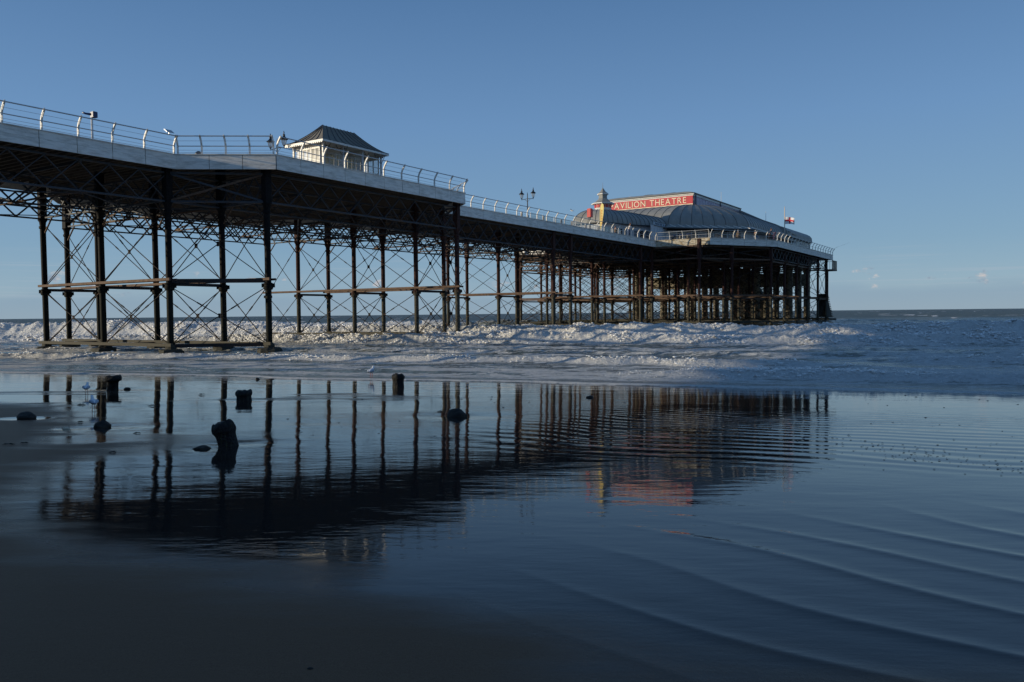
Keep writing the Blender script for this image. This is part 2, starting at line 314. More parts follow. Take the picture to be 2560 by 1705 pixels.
def beach():
    th = np.radians(angles(-180, 180, 42, 560, 60))
    r = np.concatenate([[0.05, .3, .6, .9, 1.2], np.geomspace(1.5, 12, 330), np.geomspace(12.1, 45, 240), np.geomspace(46, 12000, 30)])
    TH, RR = np.meshgrid(th, r); X = RR*np.sin(TH); Y = RR*np.cos(TH)
    n = NX*X+NY*Y; s = NY*X-NX*Y
    Z = -0.033*(n-25.0)
    Z = np.where(n > 150, -0.033*125-(n-150)*0.0002, Z)
    Z = np.where(n < -20, np.minimum(0.033*45+(-20-n)*0.05, 3.0), Z)
    near = 1-ss(RR, 26, 40)
    # low ridges left by the backwash, on the right, dying out leftwards
    wn = n+.55*(fbm(s*.25, n*.3, 3, 5)-.5)*4+.10*s
    right = ss(s, -3.0, 3.5)*ss(n, 2.5, 5)
    ph1 = 2*np.pi*wn/(0.42+0.0*n)
    rn = n+.36*s+0.8*(fbm(s*.28+7, n*.35, 2, 15)-.5)*2
    ridge = np.abs(np.sin(np.pi*rn/(.46+.02*n)))
    Z += near*ss(s-1.7*(n-6.6), -2.0, 1.4)*ss(s, -2.4, .6)*ss(n, 3.0, 4.2)*(1-ss(n, 8.5, 12))*0.0068*(1-ridge)**2.6*(.35+1.1*fbm(s*.4, rn*.8, 2, 16))
    mid = ss(s, -6.5, -1.0)*(1-ss(s, 5.5, 9.0)*.7)*ss(n, 9.2, 11.0)*(1-ss(n, 16, 20))
    Z += near*mid*0.0028*np.sin(ph1)*(0.45+0.9*fbm(s*.5, n*.2, 2, 9))
    Z += near*0.006*ss(n, 6, 8)*(1-ss(s, -10, -5.5))*(fbm(s*.10+.16*n, q_(n, s)*.42, 4, 77)-.5)*2
    Z += near*0.018*(fbm(X*.22, Y*.22, 3, 21)-.5)*ss(RR, 3, 8)
    Z += near*0.004*(fbm(X*.9+3, Y*2.2, 3, 31)-.5)*ss(RR, 3, 8)
    # where the water film still lies
    lim = 3.3+1.0*(fbm(s*.3, n*.1, 2, 3)-.5)
    film = ss(n, lim-1.5, lim+2.0)
    leftdry = (1-ss(s+1.0*(n-7), -10.0, -6.6))*(1-ss(n, 12, 16))
    q = n-.62*s+2.0*(fbm(s*.3, n*.3, 2, 75)-.5); bars = ss(fbm(s*.10+.16*n, q*.42, 4, 77), .49, .60)*(1-ss(s, -10, -5.5))*ss(n, 6, 8)*(1-ss(n, 18, 22))
    film = film*(1-.75*leftdry)*(1-.5*bars)
    film = np.clip(film, 0, 1)*.74+.05
    film += .10*ss(n, 10, 14)
    for px, py, rr in ((580, 1108, .34), (610, 1000, .5), (280, 972, .55), (1142, 1040, .5), (66, 1044, .45), (257, 1066, .42), (505, 1121, .26), (166, 1071, .2)):
        c, _ = onsand(px, py); g = np.exp(-(((X-c.x)/1.5)**2+(Y-c.y)**2)/rr**2); film = np.maximum(film, .95*g); Z -= .014*g*min(rr/.4, 1)
    return grid_obj('beach_sand', X, Y, Z, sand_material(), {'film': film})
beach()

# ------------------------------------------------------------------ sea
def sea_material():
    m = bpy.data.materials.new('sea_water_and_foam'); m.use_nodes = True; nt = m.node_tree; N = nt.nodes; L = nt.links; b = N['Principled BSDF']
    geo = N.new('ShaderNodeNewGeometry'); at = N.new('ShaderNodeAttribute'); at.attribute_name = 'foam'; ad_ = N.new('ShaderNodeAttribute'); ad_.attribute_name = 'far'
    mp = N.new('ShaderNodeMapping'); mp.inputs['Rotation'].default_value = (0, 0, R(19.3)); mp.inputs['Scale'].default_value = (.45, 1.2, 1); L.new(geo.outputs['Position'], mp.inputs[0])
    def noise(scale, det, vec, rough=.6):
        n = N.new('ShaderNodeTexNoise'); n.inputs['Scale'].default_value = scale; n.inputs['Detail'].default_value = det; n.inputs['Roughness'].default_value = rough
        L.new(vec, n.inputs['Vector']); return n.outputs[0]
    fn = noise(1.9, 8, mp.outputs[0], .78)
    fc = N.new('ShaderNodeMath'); fc.operation = 'MULTIPLY_ADD'; L.new(fn, fc.inputs[0]); fc.inputs[1].default_value = 2.3; fc.inputs[2].default_value = -.62
    a = N.new('ShaderNodeMath'); a.operation = 'ADD'; L.new(fc.outputs[0], a.inputs[0]); L.new(at.outputs['Fac'], a.inputs[1])
    f = N.new('ShaderNodeMapRange'); f.interpolation_type = 'SMOOTHSTEP'; f.inputs[1].default_value = .84; f.inputs[2].default_value = 1.14; L.new(a.outputs[0], f.inputs[0])
    fm = N.new('ShaderNodeMix'); fm.data_type = 'RGBA'; L.new(noise(3.5, 5, geo.outputs['Position']), fm.inputs[0]); fm.inputs[6].default_value = (.56, .56, .54, 1); fm.inputs[7].default_value = (.90, .90, .88, 1)
    wm = N.new('ShaderNodeMix'); wm.data_type = 'RGBA'; L.new(noise(.05, 4, geo.outputs['Position']), wm.inputs[0]); wm.inputs[6].default_value = (.060, .075, .062, 1); wm.inputs[7].default_value = (.125, .125, .092, 1)
    c = N.new('ShaderNodeMix'); c.data_type = 'RGBA'; L.new(f.outputs[0], c.inputs[0]); L.new(wm.outputs[2], c.inputs[6]); L.new(fm.outputs[2], c.inputs[7]); L.new(c.outputs[2], b.inputs['Base Color'])
    fr = N.new('ShaderNodeMapRange'); fr.inputs[3].default_value = .14; fr.inputs[4].default_value = .42; L.new(ad_.outputs['Fac'], fr.inputs[0])
    fs_ = N.new('ShaderNodeMapRange'); fs_.inputs[3].default_value = .45; fs_.inputs[4].default_value = .12; L.new(ad_.outputs['Fac'], fs_.inputs[0]); L.new(fs_.outputs[0], b.inputs['Specular IOR Level'])
    rg = N.new('ShaderNodeMapRange'); L.new(fr.outputs[0], rg.inputs[3]); rg.inputs[4].default_value = .75; L.new(f.outputs[0], rg.inputs[0]); L.new(rg.outputs[0], b.inputs['Roughness'])
    b.inputs['IOR'].default_value = 1.33
    b1 = N.new('ShaderNodeBump'); b1.inputs['Distance'].default_value = .17; b1.inputs['Strength'].default_value = 1; L.new(noise(1.6, 6, mp.outputs[0], .62), b1.inputs['Height'])
    b2 = N.new('ShaderNodeBump'); b2.inputs['Distance'].default_value = .03; b2.inputs['Strength'].default_value = .8; L.new(noise(7, 4, geo.outputs['Position'], .7), b2.inputs['Height']); L.new(b1.outputs[0], b2.inputs['Normal'])
    b3 = N.new('ShaderNodeBump'); b3.inputs['Distance'].default_value = .24; L.new(f.outputs[0], b3.inputs['Strength']); L.new(noise(3.0, 6, geo.outputs['Position'], .62), b3.inputs['Height']); L.new(b2.outputs[0], b3.inputs['Normal'])
    b4 = N.new('ShaderNodeBump'); b4.inputs['Distance'].default_value = .12; L.new(f.outputs[0], b4.inputs['Strength']); L.new(noise(10, 4, geo.outputs['Position'], .7), b4.inputs['Height']); L.new(b3.outputs[0], b4.inputs['Normal'])
    L.new(b4.outputs[0], b.inputs['Normal'])
    return m
def sea():
    th = np.radians(angles(-100, 100, 36.5, 1050, 40))
    r = np.concatenate([np.linspace(14, 60, 240, endpoint=False), np.linspace(60, 130, 400, endpoint=False), np.linspace(130, 175, 70, endpoint=False), np.geomspace(175, 14000, 110)])
    TH, RR = np.meshgrid(th, r); X = RR*np.sin(TH); Y = RR*np.cos(TH)
    n = NX*X+NY*Y; s = NY*X-NX*Y
    Z = np.zeros_like(X); F = np.zeros_like(X)
    chop = fbm(s*.35, n*.9, 4, 40)-.5; chop2 = fbm(s*1.6, n*2.6, 3, 43)-.5
    big = fbm(s*.03, n*.085, 3, 50)-.5
    Z += ss(n, 26.5, 31)*(1-ss(n, 50, 70))*(.10*(fbm(s*.22, n*.85, 3, 46)-.5)+.05*(fbm(s*.9, n*2.4, 3, 47)-.5))
    dep = ss(n, 28, 60)
    Z += dep*(.30*chop+.10*chop2)+ss(n, 70, 160)*(1.5*big+.35*(fbm(s*.12, n*.28, 3, 55)-.5))+.03*chop2
    FR = np.zeros_like(X)
    def breaker(n0, amp, w0=1.5, wb=7.0, fo=1.0, seed=1, rag=1.0):
        nonlocal Z, F, FR
        nn = n0+3.2*(fbm(s*.06, s*0+seed, 3, seed)-.5)+1.3*(fbm(s*.5, s*0+2, 2, seed+3)-.5)
        d = n-nn; A = amp*(.75+.5*fbm(s*.11, s*0+seed*3.1, 3, seed+7))
        prof = np.where(d < 0, np.exp(-(d/w0)**2), np.exp(-d/wb*1.3)*(1+.0*d))
        foam = np.where(d < 0, np.exp(-(d/(w0*2.0))**2), np.exp(-(d/(wb*.55))**2))
        tur = (fbm(s*.55, n*.9, 3, seed+20)-.5); bil = 1-2*np.abs(fbm(s*1.5, n*1.7, 4, seed+25)-.5)*2.2
        Z += A*prof*(1+.40*rag*tur)+np.minimum(amp, .7)*.30*rag*(bil-.55)*np.where(d < 0, prof**1.0, prof**2)*np.clip(foam*2, 0, 1)
        F = np.maximum(F, fo*foam*np.clip(amp*4, 0, 1))
        FR = np.maximum(FR, np.where(d < 0, foam, np.exp(-(d/1.6)**2))*np.clip(amp*2.6, 0, 1)*np.clip(fo, 0, 1)**2*(.25+1.5*ss(fbm(s*.5, n*.5, 3, seed+40), .4, .65)))
        # a trail of broken foam just behind and in front
        F = np.maximum(F, .38*fo*np.where((d > -5) & (d < 14), 1, 0)*np.clip(amp*3, 0, 1)*(1-ss(d, 6, 14)))
    breaker(35.5, .26*(1-ss(s, -2, 6)), .6, 2.5, .92, 1)
    breaker(29.5, .30*ss(s, -8, -1), .6, 2.2, .95, 2)
    breaker(39.5, .22*ss(s, 0, 8), .6, 2.5, .95, 12)
    breaker(44, .16, .6, 3, .70, 3)
    breaker(60, .55+.25*np.exp(-((s+22)/10)**2), 1.1, 5.0, 1.0, 4)
    breaker(79, 1.15+.55*(1-ss(s, -85, -50)), 1.5, 7.0, 1.0, 5)
    left = 1-ss(s, -55, -30)
    breaker(97, .9*left+.15, 1.6, 8, .95*left+.12, 6)
    breaker(121, 1.15*np.clip(1.35-1.6*ss(s, -70, 0)+.5*(fbm(s*.05, s*0, 2, 60)), .2, 1), 1.8, 10, .8*(1-ss(s, -75, -25))+.05, 8)
    # foam carpet of the surf zone
    carpet = ss(fbm(s*.16, n*.55, 5, 70), .42, .58)
    F = np.maximum(F, (.16+.14*ss(s, 2, 16)+.40*carpet)*ss(n, 25.3, 28)*(1-ss(n, 84+12*left, 94+14*left)))
    d_edge = n-25.5
    ln = 1-2*np.abs(fbm(s*.22, n*.75, 5, 71)-.5)*2
    F = np.maximum(F, .72*ss(ln, .84, .96)*ss(d_edge, .4, 2)*(1-ss(n, 86, 100)))
    # whitecaps
    wc = ss(fbm(s*.10, n*.30, 4, 90), .70, .76)*ss(n, 100, 150)
    F = np.maximum(F, .75*wc)
    # swash: thin sheet on the sand with a lobed edge
    ed = 25.2+2.2*(fbm(s*.13, s*0+.5, 3, 80)-.5)+.5*(fbm(s*.9, s*0+.5, 2, 83)-.5)-.9*ss(s, 0, 8)
    sh = -0.033*(n-25.0)
    d = n-ed
    thin = sh+np.clip(d*.14, -.06, .05)
    k = ss(d, .6, 5.0)
    Z = np.where(n < 45, thin*(1-k)+np.maximum(Z*ss(d, 0, 6), sh*0-.25)*k, Z)
    edge = np.exp(-((d-.30)/.26)**2); F = np.maximum(F*ss(d, -.1, 1.5), .95*edge*(.7+.8*fbm(s*1.2, s*0, 2, 84)))
    F = np.maximum(F, .55*np.exp(-((d-1.6-.8*fbm(s*.4, s*0, 2, 87))/.25)**2)*ss(fbm(s*.35, s*0+3, 2, 86), .4, .6))
    keep = (d > -1.0)
    far = ss(RR, 90, 300)
    Z = np.where(RR > 900, Z*.5, Z)
    # drop rows/cols wholly behind the edge by sinking them below the sand
    Z = np.where(keep, Z, sh-.3)
    # clots of froth thrown up along the breaking fronts
    wgt = (FR*(F > .55)*(n > 27)*(n < 135)*(np.abs(TH) < .75)).ravel(); wgt = np.sqrt(wgt)*wgt**.2*np.clip(RR.ravel()/60, .9, 1.5)
    N_ = 38000; pk = rng.choice(wgt.size, N_, p=wgt/wgt.sum()); D = RR.ravel()[pk]; sc_ = np.clip(FR.ravel()[pk], .15, 1)
    rad = (.020+.070*rng.random(N_)**2.0)*(.35+.75*sc_)*np.clip(D/62, .45, 1.3)
    cx = X.ravel()[pk]+rng.normal(0, .10, N_); cy = Y.ravel()[pk]+rng.normal(0, .10, N_); cz = Z.ravel()[pk]-rad*.25+np.abs(rng.normal(0, .055, N_))*sc_
    bm = bmesh.new(); bmesh.ops.create_icosphere(bm, subdivisions=1, radius=1.0); bv = np.array([v.co[:] for v in bm.verts]); bf = np.array([[v.index for v in f.verts] for f in bm.faces]); bm.free()
    V = bv[None]*rad[:, None, None]*(1+.15*rng.normal(0, 1, (N_, len(bv), 1)))*np.array([1.7, 1.7, .7]); V += np.stack([cx, cy, cz], -1)[:, None]
    Fc = bf[None]+(np.arange(N_)*len(bv))[:, None, None]; Fc = Fc.reshape(-1, 3)
    me = bpy.data.meshes.new('sea_froth'); me.vertices.add(V.shape[0]*V.shape[1]); me.vertices.foreach_set('co', V.ravel().astype(np.float32))
    me.loops.add(Fc.size); me.loops.foreach_set('vertex_index', Fc.ravel().astype(np.int32)); me.polygons.add(len(Fc)); me.polygons.foreach_set('loop_start', np.arange(0, Fc.size, 3, dtype=np.int32))
    me.polygons.foreach_set('use_smooth', np.ones(len(Fc), dtype=bool)); me.update(calc_edges=True); me.materials.append(M['froth']); fo_ = bpy.data.objects.new('sea_froth', me); COL.objects.link(fo_); fo_['kind'] = 'stuff'
    return grid_obj('sea_water', X, Y, Z, sea_material(), {'foam': F, 'far': far})
sea()

def cliff():                                        # unseen shore behind the camera: sea wall, slope, cliff raised to shade the beach
    us = np.array([-30, -30.2, -30.3, -36, -42, -48, -60, -140]); zs = np.array([2.4, 4.2, 4.3, 6.0, 11.5, 15.5, 16.5, 17.5])
    w = np.linspace(-260, 420, 120); U, WW = np.meshgrid(us, w, indexing='ij'); Zg = np.repeat(zs[:, None], len(w), 1)
    nz = fbm(WW*.05, U*.2, 3, 4)-.5; U = U+nz*6*(np.arange(len(us))[:, None] > 2); Zg = Zg+(fbm(WW*.04, U*.05, 3, 6)-.5)*2.2*(np.arange(len(us))[:, None] > 3)
    grid_obj('shade_cliff_slope', sa*U-ca*WW, ca*U+sa*WW, Zg, M['cliff'])
cliff()

# ------------------------------------------------------------------ pier
DZ = 12.575                                          # deck top
FB = DZ-0.95                                         # fascia bottom
GT, GB = DZ-1.12, 9.65                               # girder top and bottom chord
PIER = T('pier', (56, 53.4, 0), 'Victorian iron pleasure pier on lattice girders and braced columns standing in the surf', 'pier')
U_BOX = unit_mesh('bar_lattice', M['lattice']); U_JOIST = unit_mesh('bar_joist', M['joist']); U_ROD = unit_mesh('rod', M['rod'], 'cyl', 6)
U_CHORD = unit_mesh('chord', M['lattice']); U_RUST = unit_mesh('beam_rust', M['rust']); U_TIM = unit_mesh('beam_weedy', M['weedy']); U_DARK = unit_mesh('beam_dark', M['iron'])
U_PLATE = unit_mesh('plate', M['iron']); U_SLEEVE = unit_mesh('sleeve', M['iron'], 'cyl', 6)
# deck outline, near side then mirrored about the axis w = 53.3
AX = 53.3
near = [(-60, 45.2), (30.8, 45.2), (34.5, 40.2), (54.6, 40.2), (58.2, 45.2), (107.3, 45.2), (107.8, 37.4), (118.4, 31.0), (157, 31.0)]
poly = near + [(u, 2*AX-w) for u, w in reversed(near)]
def pier():
    m = MB(); m.prism([(u, w+(.06 if w < AX else -.06)) for u, w in poly], DZ-.14, DZ-.02); m.build('deck', M['timber'], PIER)
    # fascia panels with a groove between upper and lower board, near side
    def panel(L, old=False):
        m = MB(); g = .018
        m.box((g, -.05, -.95), (L-g, .0, -.50)); m.box((g, -.035, -.488), (L-g, .0, -.055)); m.box((0, -.10, -.05), (L, .10, .0))
        me = bpy.data.meshes.new('fascia_panel'); me.from_pydata(m.v, [], m.f); me.materials.append(M['fascia_old'] if old else M['fascia']); me.update(); return me
    for i in range(len(near)-1):
        a = Vector((*near[i], 0)); b = Vector((*near[i+1], 0)); L = (b-a).length; d = (b-a)/L
        if i == 0: a = Vector((6.0, 45.2, 0)); L = (b-a).length
        k = max(1, round(L/2.05)); me = panel(L/k, i == 5)
        for j in range(k):
            p = a+d*(L/k*j); o = bpy.data.objects.new('fascia_panel', me); COL.objects.link(o); o.parent = PIER.e
            o.location = p+Vector((0, 0, DZ))-PIER.org; o.rotation_euler = (random.uniform(-.004, .004), 0, math.atan2(d.y, d.x))
    m = MB()
    far = [(u, 2*AX-w) for u, w in near]
    for a, b in zip(far[:-1], far[1:]): m.bar((a[0], a[1], DZ-.47), (b[0], b[1], DZ-.47), .06, .95)
    m.bar((157, 31.05, DZ-.47), (157, 75.55, DZ-.47), .06, .95)
    m.bar((-60, 45.22, DZ-.47), (5.9, 45.22, DZ-.47), .06, .95)
    m.build('far_fascia', M['fascia'], PIER)
    # joists
    def span(u):
        pts = [(a, b) for a, b in zip(near[:-1], near[1:]) if min(a[0], b[0]) <= u <= max(a[0], b[0])]
        (u0, w0), (u1, w1) = pts[0]; w = w0 if abs(u1-u0) < 1e-6 else w0+(w1-w0)*(u-u0)/(u1-u0); return w
    u = 8.0
    while u < 107:
        w = span(u); ubar('joist', U_JOIST, (u, w+.08, DZ-.28), (u, 2*AX-w-.08, DZ-.28), .10, .24, PIER); u += .56
    m = MB(); u = 107.9
    while u < 156.8:
        w = span(u); m.box((u-.05, w+.1, DZ-.4), (u+.05, 2*AX-w-.1, DZ-.16)); u += .56
    m.build('theatre_joists', M['joist'], PIER, 'stuff')
    # lattice girders
    pitch = 1.87
    def girder(w, u0, u1, parts, zt=GT, zb=GB):
        m = MB()
        for z in (zt, zb): m.box((u0, w-.09, z-.05), (u1, w+.09, z+.05))
        g = m.build('girder', M['lattice'], PIER); n = max(1, round((u1-u0)/pitch)); st = MB()
        for i in range(n):
            a = u0+(u1-u0)*i/n; b = u0+(u1-u0)*(i+1)/n
            for (p, q, dw) in (((a, w, zt-.04), (b, w, zb+.04), .05), ((a, w, zb+.04), (b, w, zt-.04), -.05)):
                p = Vector(p)+Vector((0, dw, 0)); q = Vector(q)+Vector((0, dw, 0))
                if parts: ubar('lattice_bar', U_BOX, p, q, .045, .11, None, parent=g, org=PIER.org, up=(0, 1, 0))
                else: st.bar(p, q, .11, .045, up=(0, 1, 0))
        if not parts: st.build('lattice_bars', M['lattice'], g, 'stuff') if False else stuff_lat.append((st, g))
    stuff_lat = []
    for a, b in ((6.3, 30.6), (30.6, 34.6), (34.6, 54.9), (54.9, 58.9), (58.9, 79.2), (79.2, 83.2), (83.2, 107.2)):
        girder(45.9, a, b, True); girder(53.5, a, b, a > 30); girder(61.1, a, b, False)
    girder(41.3, 34.6, 54.9, True); girder(65.6, 34.6, 54.9, False)
    girder(31.7, 118, 156, False, GT, 9.9); girder(38.8, 107.5, 156, False, GT, 9.9); girder(46, 108, 156, False, GT, 9.9); girder(53.5, 107.5, 156, False, GT, 9.9)
    for w in (61, 68.2, 75.3): girder(w, 118, 156, False, GT, 9.9)
    for st, g in stuff_lat:
        g['_org'] = tuple(PIER.org); o = st.build('lattice_bracing', M['lattice'], g, 'stuff'); del g['_org']
    # far girder carries a service pipe along its middle
    m = MB(); m.tube([(6, 61.4, 10.5), (107, 61.4, 10.5)], .07); 
    for u in (14, 22.5, 31, 45, 60, 80): m.tube([(u-.12, 61.4, 10.5), (u+.12, 61.4, 10.5)], .13)
    m.build('service_pipe', M['iron'], PIER)
    # columns
    near_rows = [45.9, 53.5, 61.1]
    bents = []                                       # (u, [w...], near?)
    for t in range(5):
        for k in (0, 1):
            u = 6.3+24.3*t+4.03*k; ws = list(near_rows)
            if abs(u-34.6) < .1 or abs(u-54.9) < .1: ws = [41.35]+ws+[65.6]
            bents.append((u, ws, t < 2))
    tu = [106.6, 111.6, 118, 125.5, 133, 140.6, 148.4, 155.2]
    tw = [31.8, 38.8, 46, 53.5, 61, 68.2, 75.3]
    tb = [(106.6, [38.5, 68.3]), (111.8, [35.6, 42, 65, 71]), (112, [49.5, 57])] + [(u, tw) for u in tu[2:]]
    def colmesh(r, mt, foot):
        m = MB(); bz = -1.2
        pr = [(r, bz), (r, .35), (r*1.25, .36), (r*1.25, .62), (r, .63), (r, 4.02), (r*1.35, 4.05), (r*1.6, 4.18), (r*1.6, 4.24), (r*1.35, 4.26), (r*1.35, 4.36), (r*1.6, 4.38), (r*1.6, 4.44), (r, 4.5),
              (r, 8.9), (r*1.3, 8.95), (r*1.3, 9.1), (r, 9.12), (r*1.15, 9.4), (r*1.7, 9.58)]
        m.lathe((0, 0, 0), pr, 12)
        m.box((-r*1.15, -r*1.15, 9.585), (r*1.15, r*1.15, DZ-.17))
        for t in range(4):
            c, s_ = math.cos(t*math.pi/2+.78), math.sin(t*math.pi/2+.78); m.bar((c*r*.9, s_*r*.9, 4.31), (c*r*2.1, s_*r*2.1, 4.31), .05, .26)
        me = bpy.data.meshes.new('column'); me.from_pydata(m.v, [], m.f); me.materials.append(mt); me.polygons.foreach_set('use_smooth', m.sm); me.update()
        me.set_sharp_from_angle(angle=.6) if hasattr(me, 'set_sharp_from_angle') else None
        return me
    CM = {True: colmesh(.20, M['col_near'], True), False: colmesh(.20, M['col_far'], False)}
    m = MB(); m.lathe((0, 0, 0), [(.72, -.9), (.76, .16), (.70, .28), (.36, .33), (.29, .58)], 11)
    for k in range(len(m.v)):
        x, y, z = m.v[k]; q = 1+.10*math.sin(k*2.7); m.v[k] = (x*q*1.05, y*q, z+.03*math.sin(k*1.9))
    fm = bpy.data.meshes.new('footing'); fm.from_pydata(m.v, [], m.f); fm.materials.append(M['concrete']); fm.update()
    def column(u, w, near_):
        o = bpy.data.objects.new('column', CM[near_]); COL.objects.link(o); o.parent = PIER.e; o.location = Vector((u, w, 0))-PIER.org
        o.rotation_euler = (random.uniform(-.003, .003), random.uniform(-.003, .003), random.uniform(-.1, .1))
        n = NX*PW(u, w).x+NY*PW(u, w).y; foot_z = max(-0.033*(n-25)+.45, -.15)
        if u < 40 or u > 75 and u < 90:
            f = bpy.data.objects.new('footing', fm); COL.objects.link(f); f.parent = o; f.location = (0, 0, random.uniform(-.04, .02)); f.rotation_euler = (0, 0, random.uniform(0, 3))
            f.scale = (random.uniform(.95, 1.15),)*3
        return o
    for u, ws, nr in bents:
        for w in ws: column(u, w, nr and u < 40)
    for u, ws in tb:
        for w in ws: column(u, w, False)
    # tie rods and struts of the braced towers
    def rodx(p00, p01, p10, p11, plate):             # X between two columns, lower/upper ends
        for p, q in ((p00, p11), (p10, p01)):
            p = Vector(p); q = Vector(q); ubar('tie_rod', U_ROD, p, q, .06, .06, PIER)
            f = random.uniform(.60, .72); c = p.lerp(q, f); d = (q-p).normalized()
            ubar('turnbuckle', U_SLEEVE, c-d*.19, c+d*.19, .095, .095, PIER)
        if plate:
            c = (Vector(p00)+Vector(p01)+Vector(p10)+Vector(p11))/4
            ubar('gusset_plate', U_PLATE, c-Vector((0, 0, .15)), c+Vector((0, 0, .15)), .26, .05, PIER, up=(1, 0, 0) if abs(p00[0]-p10[0]) > 1 else (0, 1, 0))
    tiers = ((.62, 4.15), (4.85, 9.1))
    for t in range(1, 5):
        pair = [b for b in bents if abs(b[0]-(6.3+24.3*t)) < .1 or abs(b[0]-(6.3+24.3*t+4.03)) < .1]
        for u, ws, nr in pair:
            for a, b in zip(ws[:-1], ws[1:]):
                for z0, z1 in tiers: rodx((u, a+.2, z0), (u, a+.2, z1), (u, b-.2, z0), (u, b-.2, z1), False)
            ubar('cross_beam', U_RUST, (u-.24, ws[0]-.45, 4.72), (u-.24, ws[-1]+.45, 4.72), .12, .17, PIER)
            ubar('cross_beam', U_RUST, (u+.24, ws[0]-.45, 4.70), (u+.24, ws[-1]+.45, 4.70), .10, .14, PIER)
            ubar('low_beam', U_TIM, (u-.26, ws[0]-.5, .56), (u-.26, ws[-1]+.5, .56), .16, .20, PIER)
            for a, b in zip(ws[:-1], ws[1:]):        # cross girder under the deck
                g = MB()
                for z in (GT-.06, 9.72): g.box((u-.07, a, z-.05), (u+.07, b, z+.05))
                k = 4
                for i in range(k):
                    p = a+(b-a)*i/k; q = a+(b-a)*(i+1)/k; g.bar((u+.04, p, 9.75), (u+.04, q, GT-.1), .09, .04, up=(1, 0, 0)); g.bar((u-.04, q, 9.75), (u-.04, p, GT-.1), .09, .04, up=(1, 0, 0))
                g.build('cross_girder', M['lattice'], PIER)
                for sg in (0, 1):                    # knee braces
                    w0 = a if sg == 0 else b; d = 1 if sg == 0 else -1
                    ubar('knee_brace', U_RUST, (u, w0+d*.2, 8.6), (u, w0+d*1.25, 9.68), .10, .06, PIER)
        ws = pair[0][1] if len(pair[0][1]) < len(pair[1][1]) else pair[1][1]
        for w in ws:
            ua, ub = pair[0][0], pair[1][0]
            for z0, z1 in tiers: rodx((ua+.2, w, z0), (ua+.2, w, z1), (ub-.2, w, z0), (ub-.2, w, z1), True)
            ubar('strut', U_DARK, (ua, w, 4.42), (ub, w, 4.42), .14, .20, PIER); ubar('strut', U_DARK, (ua, w, .44), (ub, w, .44), .14, .18, PIER)
    for u, w0, w1 in ((34.6, 41.35, 45.9), (54.9, 41.35, 45.9)): pass
    for w, wn in ((41.35, 45.9),):                   # outrigger bracing of the bay, back to the pier columns
        rodx((34.4, 41.4, .62), (34.4, 41.4, 4.15), (30.8, 45.8, .62), (30.8, 45.8, 4.15), True); rodx((34.4, 41.4, 4.85), (34.4, 41.4, 9.1), (30.8, 45.8, 4.85), (30.8, 45.8, 9.1), True)
        rodx((55.1, 41.4, .62), (55.1, 41.4, 4.15), (58.8, 45.8, .62), (58.8, 45.8, 4.15), True); rodx((55.1, 41.4, 4.85), (55.1, 41.4, 9.1), (58.8, 45.8, 4.85), (58.8, 45.8, 9.1), True)
        ubar('strut', U_DARK, (30.6, 45.9, 4.62), (34.6, 41.3, 4.62), .18, .26, PIER); ubar('strut', U_DARK, (30.6, 45.9, .5), (34.6, 41.3, .5), .18, .22, PIER)
        ubar('strut', U_DARK, (54.9, 41.3, 4.62), (58.9, 45.9, 4.62), .16, .22, PIER)
        for (a, b) in (((30.6, 45.9), (34.6, 41.3)), ((54.9, 41.3), (58.9, 45.9))):
            for z in (GT, GB): ubar('chord', U_CHORD, (*a, z), (*b, z), .16, .12, PIER)
            ubar('brace', U_RUST, (*a, GB), (*b, GT), .08, .12, PIER); ubar('brace', U_CHORD, (*a, GT), (*b, GB), .08, .12, PIER)
    # wind bracing lying under the girders between towers
    for a, b in ((6.3, 34.6), (34.6, 54.9), (58.9, 79.2), (83.2, 103.5)):
        for w0, w1 in ((45.9, 53.5), (53.5, 61.1)):
            n = 3
            for i in range(n):
                p = a+(b-a)*i/n; q = a+(b-a)*(i+1)/n
                ubar('wind_brace', U_CHORD, (p, w0, 9.58), (q, w1, 9.58), .10, .05, PIER); ubar('wind_brace', U_CHORD, (p, w1, 9.52), (q, w0, 9.52), .10, .05, PIER)
                ubar('transverse_beam', U_CHORD, (q, w0, GT-.1), (q, w1, GT-.1), .12, .18, PIER); ubar('transverse_strut', U_RUST, (q, w0, GB), (q, w1, GB), .10, .10, PIER)
                ubar('sway_brace', U_CHORD, (q, w0, GB), (q, w1, GT-.1), .07, .09, PIER); ubar('sway_brace', U_RUST, (q, w1, GB), (q, w0, GT-.1), .07, .09, PIER)
    # theatre substructure: beams and rods as one tangle, too many to pick apart
    st = MB(); bm_ = MB(); lw = MB()
    gu = [107.5]+tu[2:]
    for i, u in enumerate(tu[2:]):
        for z, s_ in ((4.62, .22), (9.75, .24)): bm_.box((u-.24, 31.2, z-s_/2), (u-.10, 76, z+s_/2))
        lw.box((u-.30, 31.2, .75), (u-.14, 76, .97))
        for a, b in zip(tw[:-1], tw[1:]):
            for z0, z1 in ((.6, 4.3), (4.9, 9.3)):
                st.tube([(u, a, z0), (u, b, z1)], .04, 4); st.tube([(u, b, z0), (u, a, z1)], .04, 4)
                c = ((a+b)/2, (z0+z1)/2); st.box((u-.03, c[0]-.13, c[1]-.13), (u+.03, c[0]+.13, c[1]+.13))
            k = 4
            for j in range(k):
                p = a+(b-a)*j/k; q = a+(b-a)*(j+1)/k; st.bar((u, p, 9.9), (u, q, GT), .09, .04, up=(1, 0, 0)); st.bar((u, q, 9.9), (u, p, GT), .09, .04, up=(1, 0, 0))
